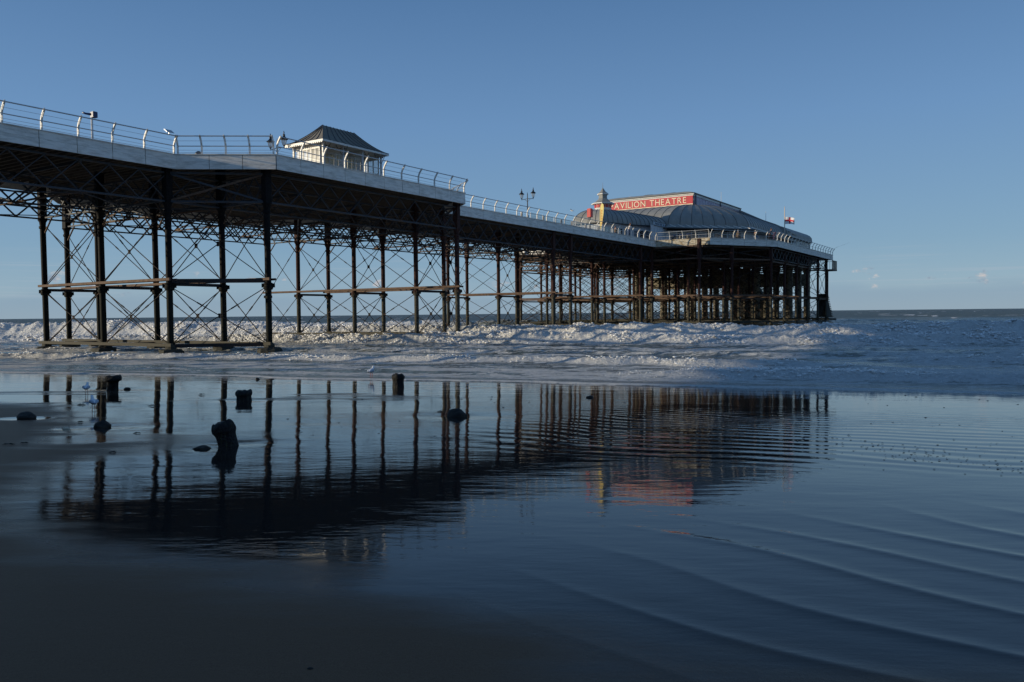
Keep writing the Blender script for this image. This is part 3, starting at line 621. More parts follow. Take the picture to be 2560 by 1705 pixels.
    for w in tw:
        for z, s_ in ((4.40, .20), (9.55, .2)): bm_.box((118, w-.08, z-s_/2), (155.3, w+.08, z+s_/2))
        lw.box((118, w-.08, .45), (155.3, w+.08, .65))
        for a, b in zip(tu[2:-1], tu[3:]):
            for z0, z1 in ((.6, 4.3), (4.9, 9.3)):
                st.tube([(a, w, z0), (b, w, z1)], .04, 4); st.tube([(b, w, z0), (a, w, z1)], .04, 4)
    for a, b in (((107.6, 38.4), (118, 31.8)), ((107.6, 68.3), (118, 75.3)), ((107.5, 45.9), (106.6, 38.5)), ((107.5, 61.1), (106.6, 68.3)), ((107.5, 53.5), (118, 53.5)), ((107.5, 45.9), (118, 46)), ((107.5, 61.1), (118, 61)), ((107.5, 38.8), (118, 38.8))):
        for z in (4.62, 9.75, GT): bm_.bar((*a, z), (*b, z), .14, .2)
        lw.bar((*a, .85), (*b, .85), .14, .2)
        st.bar((*a, 10.0), (*b, GT-.1), .09, .14); st.bar((*a, GT-.1), (*b, 10.0), .09, .14)
        for z0, z1 in ((.6, 4.3), (4.9, 9.3)): st.tube([(*a, z0), (*b, z1)], .035, 4); st.tube([(*b, z0), (*a, z1)], .035, 4)
    st.build('theatre_tie_rods', M['rod'], PIER, 'stuff'); bm_.build('theatre_cross_beams', M['rust'], PIER, 'stuff'); lw.build('theatre_low_beams', M['weedy'], PIER, 'stuff')
    # small balcony beyond the end
    m = MB(); m.box((156.5, 31.0, 9.75), (161, 33.2, 9.95))
    b = m.build('end_platform', M['iron'], PIER); m = MB()
    for i in range(13): m.bar((156.8+i*.34, 31.05, 9.95), (156.8+i*.34, 31.05, 11.6), .05, .05)
    for i in range(6): m.bar((160.95, 31.05+i*.42, 9.95), (160.95, 31.05+i*.42, 11.6), .05, .05)
    for z in (11.6, 10.1): m.bar((156.6, 31.05, z), (161, 31.05, z), .07, .07); m.bar((160.95, 31, z), (160.95, 33.2, z), .07, .07)
    m.build('platform_railing', M['black'], PIER)
    ubar('column', unit_mesh('thin_column', M['col_far'], 'cyl', 10), (157.4, 32, -1), (157.4, 32, 9.75), .36, .36, PIER)
pier()

# ------------------------------------------------------------------ railings, each stretch a thing
def post_mesh(out):
    m = MB(); pts = []
    for i in range(9):
        t = i/8; pts.append((0, -out*max(0, (t-.42)/.58)**1.7, 1.08*t))
    for i in range(8):
        a = Vector(pts[i]); b = Vector(pts[i+1]); w = .055
        for dx in (-.035, .035):
            m.bar((dx, a.y, a.z), (dx, b.y, b.z), .03, .085, up=(0, 1, 0))
        if i in (0, 3, 4, 7): m.bar((0, a.y, a.z), (0, b.y, b.z), .04, .06, up=(0, 1, 0))
    m.lathe((0, pts[-1][1], 1.06), [(.02, 0), (.045, .03), (.045, .06), (.015, .09)], 6)
    me = bpy.data.meshes.new('post'); me.from_pydata(m.v, [], m.f); me.materials.append(M['white']); me.update(); return me, pts
PM, PPTS = post_mesh(.36)
def off(t):
    return .36*max(0, (t-.42)/.58)**1.7
def railing(a, b, label, step=2.0, back=False, start=0.0, glass=False):
    a = Vector((*a, DZ)); b = Vector((*b, DZ)); d = (b-a); L = d.length; d /= L; outw = Vector((d.y, -d.x, 0))
    th = T('railing', tuple(a), label, 'railing', 'white curved-post railings round the pier')
    k = max(1, round(L/step))
    for j in range(k+1 if not back else k):
        p = a+d*(start+(L-start)*j/k); o = bpy.data.objects.new('post', PM); COL.objects.link(o); o.parent = th.e; o.location = p-th.org
        o.rotation_euler = (0, 0, math.atan2(d.y, d.x))
    U1 = RAILM[0]; U2 = RAILM[1]
    for z, r, me, nm in ((1.06, .055, U1, 'handrail'), (.50, .045, U1, 'middle_rail'), (.80, .014, U2, 'wire'), (.25, .014, U2, 'wire'), (.08, .02, U1, 'bottom_rail')):
        p = a+outw*(off(z/1.08)+.0)+Vector((0, 0, z)); q = b+outw*(off(z/1.08))+Vector((0, 0, z)); ubar(nm, me, p, q, r*1.3, r*1.3, th)
    return th
RAILM = (unit_mesh('tube_rail', M['metal'], 'cyl', 8), unit_mesh('wire', M['metal'], 'cyl', 4))
railing((6.7, 45.2), (30.7, 45.2), 'white railing with curved posts along the landward edge at the far left')
railing((30.9, 45.1), (34.4, 40.3), 'short slanting railing between the far-left stretch and the shelter bay', 1.6)
railing((34.6, 40.2), (54.5, 40.2), 'white railing running in front of the cream shelter')
railing((54.7, 40.35), (58.1, 45.05), 'short slanting railing closing the seaward end of the shelter bay', 1.7)
railing((58.3, 45.2), (107.2, 45.2), 'long white railing from the shelter bay out to the theatre entrance')
railing((107.35, 45.0), (107.8, 37.5), 'sunlit white railing over the flaking fascia at the theatre forecourt')
railing((107.9, 37.3), (118.3, 31.05), 'white railing where two visitors stand beside the theatre')
railing((118.5, 31.0), (156.9, 31.0), 'white railing receding along the theatre side to the pier end')
railing((-20, 61.4), (30, 61.4), 'white railing on the far edge of the landward stretch', 4, True)
# ------------------------------------------------------------------ shelter
def loft(m, eave, top, z0, z1, seg, prof, mi=0, cap=True, z0l=None, z1l=None):
    n = len(eave); vs = []; fs = []
    for i in range(seg+1):
        h, z = prof(i/seg)
        for k in range(n):
            za = z0l[k] if z0l else z0; zb = z1l[k] if z1l else z1
            vs.append((eave[k][0]+(top[k][0]-eave[k][0])*h, eave[k][1]+(top[k][1]-eave[k][1])*h, za+(zb-za)*z))
    for i in range(seg):
        for k in range(n):
            k2 = (k+1) % n; fs.append((i*n+k, i*n+k2, (i+1)*n+k2, (i+1)*n+k))
    if cap: fs.append(tuple(seg*n+k for k in range(n))); fs.append(tuple(range(n))[::-1])
    m.add(vs, fs, mi, False)
bull = lambda t: (1-math.cos(t*math.pi/2), math.sin(t*math.pi/2))
swept = lambda t: (t, t**1.55*.75+.25*t)
def shelter():
    u0, u1, w0, w1 = 41.7, 47.9, 43.5, 46.6
    S = T('shelter', ((u0+u1)/2, (w0+w1)/2, DZ), 'cream glazed seaside shelter with a swept dark roof and scalloped white eaves', 'shelter')
    z0 = DZ; ze = DZ+2.55
    m = MB(); e = .45
    ev = [(u0-e, w0-e), (u1+e, w0-e), (u1+e, w1+e), (u0-e, w1+e)]
    tp = [(u0+1.5, (w0+w1)/2-.03), (u1-1.45, (w0+w1)/2-.03), (u1-1.45, (w0+w1)/2+.03), (u0+1.5, (w0+w1)/2+.03)]
    loft(m, ev, tp, ze, DZ+4.15, 8, swept); rf = m.build('roof', M['slate'], S)
    rf['_org'] = tuple(S.org)
    # seams of the roof
    def seam(p, q, nm='roof_rib'):
        mm = MB(); pts = []
        for i in range(9):
            h, z = swept(i/8); pts.append((p[0]+(q[0]-p[0])*h, p[1]+(q[1]-p[1])*h, ze+1.6*z+.02))
        mm.tube(pts, .03, 4); mm.build(nm, M['lead_dark'], rf)
    for i in range(1, 9): t = i/9; seam((u0-e+(u1-u0+2*e)*t, w0-e), (tp[0][0]+(tp[1][0]-tp[0][0])*t, tp[0][1]))
    for i in range(1, 5): t = i/5; seam((u0-e, w0-e+(w1-w0+2*e)*t), tp[0])
    for a, b in zip(ev, tp): seam(a, b, 'hip_roll')
    del rf['_org']
    m = MB(); m.box((u0-e, w0-e, ze-.14), (u1+e, w0-e+.05, ze)); m.box((u0-e, w1+e-.05, ze-.14), (u1+e, w1+e, ze)); m.box((u0-e, w0-e+.05, ze-.14), (u0-e+.05, w1+e-.05, ze)); m.box((u1+e-.05, w0-e+.05, ze-.14), (u1+e, w1+e-.05, ze))
    m.box((u0-e+.05, w0-e+.05, ze-.05), (u1+e-.05, w1+e-.05, ze-.01)); m.build('eaves_board', M['white'], S)
    m = MB()
    for i in range(20):
        w = w0-e+(w1-w0+2*e)*(i+.5)/20; m.prism([(0, 0)]*0 or [(w-.09, ze-.14), (w-.06, ze-.22), (w, ze-.25), (w+.06, ze-.22), (w+.09, ze-.14)], 0, .03)
    m.v = [(u0-e-.035+z, x, y) for x, y, z in m.v]; m.build('scalloped_valance', M['white'], S)
    # corner and middle posts with brackets
    for (u, w) in [(u0, w0), (u0+2.05, w0), (u0+4.1, w0), (u1, w0), (u0, w1), (u1, w1)]:
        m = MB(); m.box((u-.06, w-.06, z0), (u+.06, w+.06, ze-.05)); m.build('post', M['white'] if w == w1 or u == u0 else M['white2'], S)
    for u, w, dx, dy in [(u0, w0, 1, 0), (u0+2.05, w0, -1, 0), (u0+4.1, w0, 1, 0), (u1, w0, -1, 0), (u0+2.05, w0, 0, -.6), (u1, w0, 0, -.6)]:
        m = MB(); pts = [(u+dx*.75*(math.sin(t*math.pi/2)), w+dy*.75*math.sin(t*math.pi/2), ze-.08-.75*(1-t)**1.4) for t in [i/6 for i in range(7)]]
        m.tube(pts, .025, 4); m.tube([(u+dx*.25, w+dy*.25, ze-.1), (u+dx*.12, w+dy*.12, ze-.35)], .02, 4); m.lathe((u+dx*.32, w+dy*.32, ze-.3), [(.03, -.05), (.07, 0), (.03, .05)], 6); m.build('bracket', M['black'], S)
    # central glazed screens (cream boarding below, windows above)
    def wall(p, q, n, nm, mats):
        p = Vector(p); q = Vector(q); d = (q-p)
        for i in range(n):
            a = p+d*(i/n); b = p+d*((i+1)/n); dn = d.normalized(); m = MB()
            if nm != 'mid':
                m.bar(a+dn*.06+Vector((0, 0, .53)), b-dn*.06+Vector((0, 0, .53)), .03, .92, up=(0, 0, 1)); m.build('cream_panel', M[mats[i % len(mats)]], S)
                m = MB(); m.bar(a+dn*.06+Vector((0, 0, 1.55)), b-dn*.06+Vector((0, 0, 1.55)), .015, 1.04, up=(0, 0, 1)); m.build('window_pane', M['clear_pane'], S)
            else: m.bar(a+dn*.06+Vector((0, 0, 1.05)), b-dn*.06+Vector((0, 0, 1.05)), .03, 2.05, up=(0, 0, 1)); m.build('cream_panel', M[mats[i % len(mats)]], S)
            m = MB(); m.bar(a, a+Vector((0, 0, 2.3)), .09, .07, up=(1, 0, 0)); m.build('mullion', M['white'], S)
        m = MB(); m.bar(p+Vector((0, 0, 2.28)), q+Vector((0, 0, 2.28)), .06, .40); m.bar(p+Vector((0, 0, 1.0)), q+Vector((0, 0, 1.0)), .07, .06); m.bar(p+Vector((0, 0, .06)), q+Vector((0, 0, .06)), .08, .12); m.build('transom', M['white'], S)
    wall((u0+.08, w0+.45, z0), (u0+.08, w1-.08, z0), 6, 'end', ['cream', 'cream', 'white'])
    wall((u0+.2, (w0+w1)/2, z0), (u1-.2, (w0+w1)/2, z0), 12, 'mid', ['cream', 'cream', 'white2', 'cream'])
    wall((u0+2.05, w0+.08, z0), (u0+2.05, w1-.1, z0), 4, 'x', ['cream']); wall((u0+4.1, w0+.08, z0), (u0+4.1, w1-.1, z0), 4, 'x', ['cream'])
    wall((u1-.08, w0+.2, z0), (u1-.08, w1-.1, z0), 5, 'x', ['cream', 'white'])
    m = MB(); m.box((u0+.3, w0+.6, z0+.42), (u1-.3, w0+1.1, z0+.48)); m.build('bench', M['timber'], S)
shelter()

# ------------------------------------------------------------------ lamps
def lamp(u, w, label):
    th = T('twin_street_lamp', (u, w, DZ), label, 'street lamp', 'twin-lantern lamps on the pier')
    m = MB(); m.lathe((u, w, DZ), [(.13, 0), (.13, .5), (.07, .6), (.05, 2.4), (.045, 2.9), (.02, 3.0), (.01, 3.1)], 8); m.build('post', M['black'], th)
    m = MB(); m.tube([(u, w-.75, DZ+2.32), (u, w, DZ+2.38), (u, w+.75, DZ+2.32)], .03, 5)
    for sg in (-1, 1): m.tube([(u, w, DZ+1.95), (u, w+sg*.12, DZ+2.15), (u, w+sg*.35, DZ+2.3)], .018, 4)
    m.build('cross_arm', M['black'], th)
    for sg in (-1, 1):
        c = (u, w+sg*.75, DZ+2.3)
        g = MB(); g.lathe(c, [(.035, -.02), (.03, .08), (.09, .17), (.10, .20)], 6); fr = g.build('lantern', M['black'], th); fr['_org'] = tuple(th.org)
        g = MB()
        for k in range(6):
            t = math.pi/3*k; g.bar((c[0]+.11*math.cos(t), c[1]+.11*math.sin(t), c[2]+.2), (c[0]+.22*math.cos(t), c[1]+.22*math.sin(t), c[2]+.62), .018, .018)
        g.build('lantern_frame', M['black'], fr)
        g = MB(); g.lathe(c, [(.10, .21), (.205, .62)], 6, smooth=False); g.build('glass', M['glassl'], fr)
        g = MB(); g.lathe(c, [(.31, .62), (.30, .66), (.17, .76), (.09, .84), (.08, .93), (.11, .96), (.05, 1.02), (.03, 1.08), (.05, 1.12), (.01, 1.26)], 8); g.build('lantern_cap', M['black'], fr)
        del fr['_org']
lamp(41.0, 47.6, 'black twin-lantern lamp beside the landward end of the cream shelter')
lamp(74.9, 46.6, 'black twin-lantern lamp standing clear against the sky midway to the theatre')

def coin_binoculars():
    u, w = 25.9, 45.9
    th = T('coin_binoculars', (u, w, DZ), 'dark blue viewing telescope on a white post behind the far-left railing', 'telescope')
    m = MB(); m.lathe((u, w, DZ), [(.16, 0), (.16, .08), (.065, .10), (.06, 1.35), (.05, 1.4)], 10); m.build('post', M['white'], th)
    m = MB(); m.box((u-.02, w-.16, DZ+1.42), (u+.26, w+.14, DZ+1.74)); m.box((u+.02, w-.13, DZ+1.74), (u+.22, w+.11, DZ+1.76)); m.build('head', M['blue'], th)
    m = MB(); m.tube([(u-.02, w+.10, DZ+1.60), (u-.2, w+.30, DZ+1.64), (u-.3, w+.42, DZ+1.70)], [.07, .055, .06], 8); m.build('eyepiece', M['blue'], th)
coin_binoculars()
def small_things():
    th = T('information_plate', (30.2, 45.0, DZ), 'small grey tilted plate fixed on top of the handrail at the bend', 'sign')
    m = MB(); m.bar((30.15, 44.85, DZ+1.05), (30.15, 44.85, DZ+1.2), .04, .04); m.add([(29.9, 44.7, DZ+1.15), (30.4, 44.7, DZ+1.15), (30.4, 45.0, DZ+1.36), (29.9, 45.0, DZ+1.36), (29.9, 44.68, DZ+1.17), (30.4, 44.68, DZ+1.17), (30.4, 44.98, DZ+1.38), (29.9, 44.98, DZ+1.38)], [(0, 1, 2, 3), (7, 6, 5, 4), (0, 4, 5, 1), (1, 5, 6, 2), (2, 6, 7, 3), (3, 7, 4, 0)])
    m.build('plate', M['metal'], th)
    m = MB(); c = (31.9, 44.4); m.lathe((c[0], c[1], DZ), [(.22, 0), (.24, .08), (.18, .2), (.08, .26)], 10)
    o = m.build('mooring_bollard', M['black']); o.location = (0, 0, 0); o.data.transform(Matrix.Rotation(0, 4, 'Z'))
    for v in o.data.vertices: v.co = PW(v.co.x, v.co.y, v.co.z)
    tag(o, 'low black mooring bollard on the deck edge beside the slanting railing', 'bollard')
    # little post lights and glass screens along the long stretch
    places = ['just seaward of the free-standing lamp', 'second seaward of the free-standing lamp', 'third seaward of the free-standing lamp', 'fourth seaward of the free-standing lamp', 'fifth seaward of the free-standing lamp', 'nearest the red cabinet']
    us = [73.2, 77.8, 81.9, 84.4, 88.0, 91.5]
    places[0] = 'just landward of the free-standing lamp'; places[1] = 'first seaward of the free-standing lamp'
    for u, pl in zip(us, places):
        th = T('deck_light', (u, 46.3, DZ), 'short white cylindrical deck light, ' + pl, 'light', 'short white deck lights along the long railing')
        m = MB(); m.lathe((u, 46.3, DZ), [(.12, 0), (.12, .62), (.13, .63), (.13, .72), (.05, .78)], 10); m.build('body', M['white'], th)
    th = T('glass_windbreak', (84, 46.9, DZ), 'clear glass windbreak panels standing behind the long railing', 'windbreak')
    for i in range(9):
        u = 76+i*2.6; m = MB(); m.box((u+.05, 46.88, DZ+.15), (u+2.5, 46.9, DZ+1.0)); m.build('pane', M['glass_screen'], th); m = MB(); m.box((u-.02, 46.86, DZ), (u+.04, 46.92, DZ+1.0)); m.build('post', M['white2'], th)
    # red cabinet on a post
    th = T('lifebuoy_cabinet', (88.4, 45.9, DZ), 'tall red lifebuoy cabinet on a dark post by the railing', 'cabinet')
    m = MB(); m.box((88.35, 45.85, DZ), (88.45, 45.95, DZ+1.6)); m.build('post', M['iron'], th)
    m = MB(); m.prism([(88.15, 45.62), (88.62, 45.62), (88.66, 45.7), (88.66, 46.1), (88.62, 46.18), (88.15, 46.18), (88.11, 46.1), (88.11, 45.7)], DZ+1.58, DZ+2.62); m.build('box', M['redbox'], th)
    m = MB(); m.box((88.25, 45.72, DZ+2.62), (88.55, 46.08, DZ+2.66)); m.build('lid', M['redbox'], th)
    # feather banner
    th = T('feather_banner', (93.2, 46.9, DZ), 'yellow feather banner with orange print on a bent pole by the theatre approach', 'banner')
    m = MB(); pl = [(93.2, 46.9, DZ), (93.2, 46.9, DZ+2.6), (93.15, 46.86, DZ+3.5), (93.1, 46.7, DZ+3.85), (93.05, 46.45, DZ+3.95)]
    pl = [(93.2, 46.95+.0, DZ), (93.2, 46.98, DZ+2.4), (93.2, 46.95, DZ+3.3), (93.2, 46.8, DZ+3.8), (93.2, 46.62, DZ+3.92), (93.2, 46.45, DZ+3.8)]; m.tube(pl, .02, 5); m.build('pole', M['black'], th)
    out = [(46.94, .55), (46.96, 2.4), (46.93, 3.3), (46.8, 3.76), (46.62, 3.88), (46.45, 3.74), (46.38, 3.4), (46.42, 2.6), (46.60, 1.5), (46.78, .7)]
    m = MB(); m.prism([(0, 0)]*0 or out, 0, .03); m.v = [(93.2-z+.03*math.sin(y*2.2), x, DZ+y) for x, y, z in m.v]; m.build('cloth', M['yellow'], th)
    m = MB()
    for i in range(10):
        z = DZ+1.05+i*.21; w = 46.70-.0*i; hw = .05+.005*i; m.box((93.13, w-hw, z), (93.15, w+hw, z+.04)); m.box((93.13, w-hw, z+.04), (93.15, w-hw+.025, z+.12)); m.box((93.13, w+hw-.03, z+.08), (93.15, w+hw, z+.13))
    m.build('print', M['orange'], th)
small_things()

# ------------------------------------------------------------------ theatre
def text_parts(txt, th, place, width, height, m_, depth=.04, thick=0.0, parent=None, name='letter'):
    """letters laid from w/u start over a total width; place(x, y, z) -> pier frame"""
    cu = bpy.data.curves.new('txt', 'FONT'); cu.size = 1.0; ob = bpy.data.objects.new('txt', cu); COL.objects.link(ob)
    info = []; x = 0.0
    for ch in txt:
        if ch == ' ': x += .42; continue
        cu.body = ch; bpy.context.view_layer.update(); dg = bpy.context.evaluated_depsgraph_get(); me = bpy.data.meshes.new_from_object(ob.evaluated_get(dg))
        xs = [v.co.x for v in me.vertices]; ys = [v.co.y for v in me.vertices]; w = max(xs)-min(xs)
        info.append((x-min(xs), me, max(ys))); x += w+.16
    total = x-.16; H = max(i[2] for i in info); sx = width/total; sy = height/H
    for off_, me, _ in info:
        bm = bmesh.new(); bm.from_mesh(me); r = bmesh.ops.extrude_face_region(bm, geom=bm.faces[:])
        for v in [e for e in r['geom'] if isinstance(e, bmesh.types.BMVert)]: v.co.z += 1.0
        bmesh.ops.recalc_face_normals(bm, faces=bm.faces[:])
        for v in bm.verts: v.co = Vector(place((v.co.x+off_)*sx, v.co.y*sy, v.co.z*depth))-th.org
        m2 = bpy.data.meshes.new(name); bm.to_mesh(m2); bm.free(); m2.materials.append(m_)
        o = bpy.data.objects.new(name, m2); COL.objects.link(o); o.parent = parent or th.e
        bpy.data.meshes.remove(me)
    bpy.data.objects.remove(ob)
def theatre():
    S = T('pavilion_theatre', (130, AX, DZ), 'grey barrel-roofed theatre with a red name board and raised clerestory at the pier head', 'theatre')
    ev = [(114, 46), (124.5, 37), (150, 37), (150, 69.6), (124.5, 69.6), (114, 60.6)]
    ze, zt = DZ+2.95, DZ+6.75; cz = DZ+8.75
    tp = [(123.25, 45.5), (123.4, 45.45), (147.8, 45.45), (147.8, 61.15), (123.4, 61.15), (123.25, 61.1)]
    m = MB(); loft(m, ev, tp, ze, zt, 12, bull); rf = m.build('main_roof', M['lead'], S); rf['_org'] = tuple(S.org)
    def rib(p, q, z0=ze, z1=zt, r=.045, m_='lead_dark', seg=12, prof=bull, par=rf):
        mm = MB(); pts = []
        for i in range(seg+1):
            h, z = prof(i/seg); pts.append((p[0]+(q[0]-p[0])*h, p[1]+(q[1]-p[1])*h, z0+(z1-z0)*z))
        mm.tube(pts, r, 4, caps=False); mm.build('roof_rib', M[m_], par)
    L = lambda a, b, t: (a[0]+(b[0]-a[0])*t, a[1]+(b[1]-a[1])*t)
    for i in range(0, 12): rib(L(ev[0], ev[5], i/11), L(tp[0], tp[5], i/11))
    for i in range(1, 7): rib(L(ev[0], ev[1], i/7), L(tp[0], tp[1], i/7))
    for i in range(0, 19): rib(L(ev[1], ev[2], i/18), L(tp[1], tp[2], i/18))
    # skirt roof round the eaves; rafters coloured white for the sunlight on them
    sk = [(113.2, 45.3), (124.2, 35.9), (151, 35.9), (151, 70.7), (124.2, 70.7), (113.2, 61.3)]
    m = MB(); loft(m, sk, ev, ze-.55, ze, 1, lambda t: (t, t)); m.build('skirt_roof', M['lead'], rf)
    m = MB(); 
    for a, b in zip(sk, sk[1:]+sk[:1]): m.bar((*a, ze-.62), (*b, ze-.62), .12, .16)
    m.build('gutter', M['black'], rf)
    for i in range(10):
        a = L(sk[0], sk[1], (i+.6)/10.2); b = L(ev[0], ev[1], (i+.2)/10.2); m = MB(); m.bar((*a, ze-.46), (*b, ze-.0), .10, .12); m.build('lit_rafter', M['white'], rf)
    for i in range(7):
        a = L(sk[1], sk[2], (i+.5)/20); b = L(ev[1], ev[2], (i+.1)/20); m = MB(); m.bar((*a, ze-.46), (*b, ze-.0), .10, .12); m.build('lit_rafter', M['white'], rf)
    del rf['_org']
    # clerestory
    a0, a1, b0, b1 = 123.3, 147.8, 45.5, 61.1
    m = MB(); m.box((a0+.02, b0+.02, zt-.3), (a1, b1, cz-.35)); cl = m.build('clerestory', M['pink'], S); cl['_org'] = tuple(S.org)
    m = MB(); m.box((a0-.10, b0-.02, cz-.45), (a1, b0+.0, cz-.2)); m.box((a0-.02, b0-.08, cz-.42), (a1, b0-.02, cz-.05)); m.box((a0-.14, b0-.1, cz-.40), (a0-.0, b1, cz-.26)); m.box((a0-.22, b0-.2, cz-.20), (a0, b1, cz-.08)); m.build('cornice', M['white'], cl)
    m = MB(); m.box((a0-.3, b0-.28, cz-.06), (a1+.1, b1+.2, cz+.06)); m.build('parapet_cap', M['black'], cl)
    m = MB(); loft(m, [(a0, b0), (a1, b0), (a1, b1), (a0, b1)], [(a0+2, b0+5), (a1-2, b0+5), (a1-2, b1-5), (a0+2, b1-5)], cz+.06, cz+.55, 5, bull); m.build('upper_roof', M['lead'], cl)
    for i in range(1, 18):
        u = a0+.5+i*(a1-a0-.5)/18; m = MB(); m.box((u-.03, b0-.03, zt), (u+.03, b0+.02, cz-.45)); m.build('poster_joint', M['white2'], cl)
    for u in (a0, a0+.9, a0+13, a1-.1):
        m = MB(); m.tube([(u, b0-.12, zt-.1), (u, b0-.12, cz-.05)], .08, 5); m.build('downpipe', M['black'], cl)
    for (u, w, r) in ((126.2, 57.6, 1.0), (126.5, 48.2, 1.1)):
        m = MB(); m.lathe((u, w, cz), [(r, .1), (r, .42), (r*.9, .6), (r*.4, .78), (.1, .82)], 12); m.build('roof_ventilator', M['white'], cl)
    for (u, w, r) in ((127.5, 54.5, 2.3), (127.5, 50.3, 1.9)):
        m = MB(); m.lathe((u, w, cz), [(r, .1), (r*.92, .5), (r*.6, .85), (.2, 1.0)], 14); m.build('roof_dome', M['slate'], cl)
    del cl['_org']
    # name board
    m = MB(); m.box((a0-.12, b0+.02, zt+.32), (a0-.03, b1-.1, zt+1.62)); sg = m.build('name_board', M['red'], S)
    m = MB(); m.box((a0-.16, b0, zt+.20), (a0-.02, b1-.1, zt+.32)); m.build('board_trim', M['letter'], S)
    text_parts('PAVILION THEATRE', S, lambda x, y, z: (a0-.12-z, 60.1-x, zt+.48+y), 13.5, .96, M['letter'], .05, parent=sg)
    # stage block behind with its sloping roof
    m = MB(); m.add([(148, 37.2, DZ), (148, 37.2, DZ+3.6), (148, 45.4, cz-.9), (148, 61.2, cz-.9), (148, 69.4, DZ+3.6), (148, 69.4, DZ), (152, 37.2, DZ), (152, 37.2, DZ+3.6), (152, 45.4, cz-.9), (152, 61.2, cz-.9), (152, 69.4, DZ+3.6), (152, 69.4, DZ)],
        [(5, 4, 3, 2, 1, 0), (6, 7, 8, 9, 10, 11), (0, 1, 7, 6), (1, 2, 8, 7), (2, 3, 9, 8), (3, 4, 10, 9), (4, 5, 11, 10), (5, 0, 6, 11)]); m.build('stage_wall', M['white2'], S)
    m = MB(); m.bar((147.6, 36.5, DZ+3.75), (147.6, 45.6, cz-.45), .9, .5); m.bar((151, 36.5, DZ+3.6), (151, 45.5, cz-.62), 2.6, .25); m.build('stage_roof', M['lead'], S)
    # walls under the main eaves
    wl = [(114.4, 46.6), (124.8, 37.7), (149.5, 37.7), (149.5, 68.9), (124.8, 68.9), (114.4, 60.0)]
    m = MB(); m.prism(wl, DZ, ze-.5); m.build('walls', M['white2'], S)
    a, b = Vector((*wl[0], 0)), Vector((*wl[1], 0)); d = (b-a).normalized(); nrm = Vector((d.y, -d.x, 0))
    for i in range(10):
        p = a+d*(.8+i*1.25)+nrm*.03
        if i in (2, 5, 7): m = MB(); m.bar(p+Vector((0, 0, DZ+1.1)), p+d*.95+Vector((0, 0, DZ+1.1)), .06, 2.15); m.build('door', M['darkwin'], S)
        else: m = MB(); m.bar(p+Vector((0, 0, DZ+1.45)), p+d*.95+Vector((0, 0, DZ+1.45)), .05, 1.1); m.build('window', M['darkwin'] if i % 2 else M['winlit'], S)
    m = MB(); m.bar(a+nrm*.04+Vector((0, 0, DZ+2.3)), b+nrm*.04+Vector((0, 0, DZ+2.3)), .05, .30); m.build('frieze', M['iron'], S)
    # entrance wing with its narrower barrel roof
    ev2 = [(102.0, 50.9), (108.2, 49.2), (113.8, 46.2), (113.8, 60.4), (108.2, 57.4), (102.0, 55.7)]
    tp2 = [(104.6, 52.7), (108.4, 52.2), (114.5, 50.6), (114.5, 56.0), (108.4, 54.4), (104.6, 53.9)]
    zl = [DZ+2.62]*6; zh = [DZ+4.75, DZ+4.95, DZ+4.6, DZ+4.6, DZ+4.95, DZ+4.75]
    m = MB(); loft(m, ev2, tp2, 0, 0, 10, bull, z0l=zl, z1l=zh); rf2 = m.build('entrance_roof', M['lead'], S); rf2['_org'] = tuple(S.org)
    for i in range(0, 6): rib(L(ev2[0], ev2[1], i/6), L(tp2[0], tp2[1], i/6), DZ+2.62, DZ+4.75+.2*i/6, par=rf2)
    for i in range(0, 9): rib(L(ev2[1], ev2[2], i/8), L(tp2[1], tp2[2], i/8), DZ+2.62, DZ+4.95-.35*i/8, par=rf2)
    for i in range(0, 5): rib(L(ev2[0], ev2[5], i/4), L(tp2[0], tp2[5], i/4), DZ+2.62, DZ+4.75, par=rf2)
    m = MB()
    for a_, b_ in zip(ev2[:3], ev2[1:3]): m.bar((*a_, DZ+2.58), (*b_, DZ+2.58), .22, .12)
    m.bar((*ev2[0], DZ+2.58), (*ev2[5], DZ+2.58), .22, .12); m.build('gutter', M['black'], rf2)
    del rf2['_org']
    m = MB(); m.prism([(102.5, 51.3), (108.3, 49.7), (113.6, 46.9), (114, 60), (108.3, 56.9), (102.5, 55.3)], DZ, DZ+2.55); m.build('entrance_walls', M['white2'], S)
    for i in range(7):
        t = (i+.5)/7; p = Vector((102.5+5.8*t, 51.3-1.6*t-.03, DZ+1.5)); m = MB(); m.bar(p, p+Vector((.45, -.125, 0)), .05, .9); m.build('window', M['darkwin'], S)
    for i in range(4):
        m = MB(); p = Vector((109.0+i*.95, 49.32-.5*i-.03, DZ+1.35)); m.bar(p, p+Vector((.5, -.265, 0)), .05, 1.0); m.build('window', M['darkwin'] if i % 2 else M['winlit'], S)
    # forecourt wall with the bar sign
    m = MB(); m.box((108.8, 46.45, DZ), (115.2, 46.6, DZ+2.5)); m.build('forecourt_wall', M['white2'], S)
    for i in range(5): m = MB(); m.box((109.9+i*.95, 46.42, DZ+.05), (110.0+i*.95, 46.45, DZ+2.3)); m.build('wall_batten', M['signbg'], S)
    m = MB(); m.box((109.3, 46.30, DZ+2.48), (114.9, 46.40, DZ+3.02)); sb = m.build('bar_sign', M['signbg'], S)
    m = MB(); 
    for z in (DZ+2.46, DZ+3.0): m.box((109.26, 46.27, z), (114.94, 46.30, z+.04))
    m.build('sign_frame', M['black'], S)
    text_parts('THEATRE & BAR', S, lambda x, y, z: (109.6+x, 46.30-z, DZ+2.60+y), 5.0, .28, M['signtxt'], .03, parent=sb)
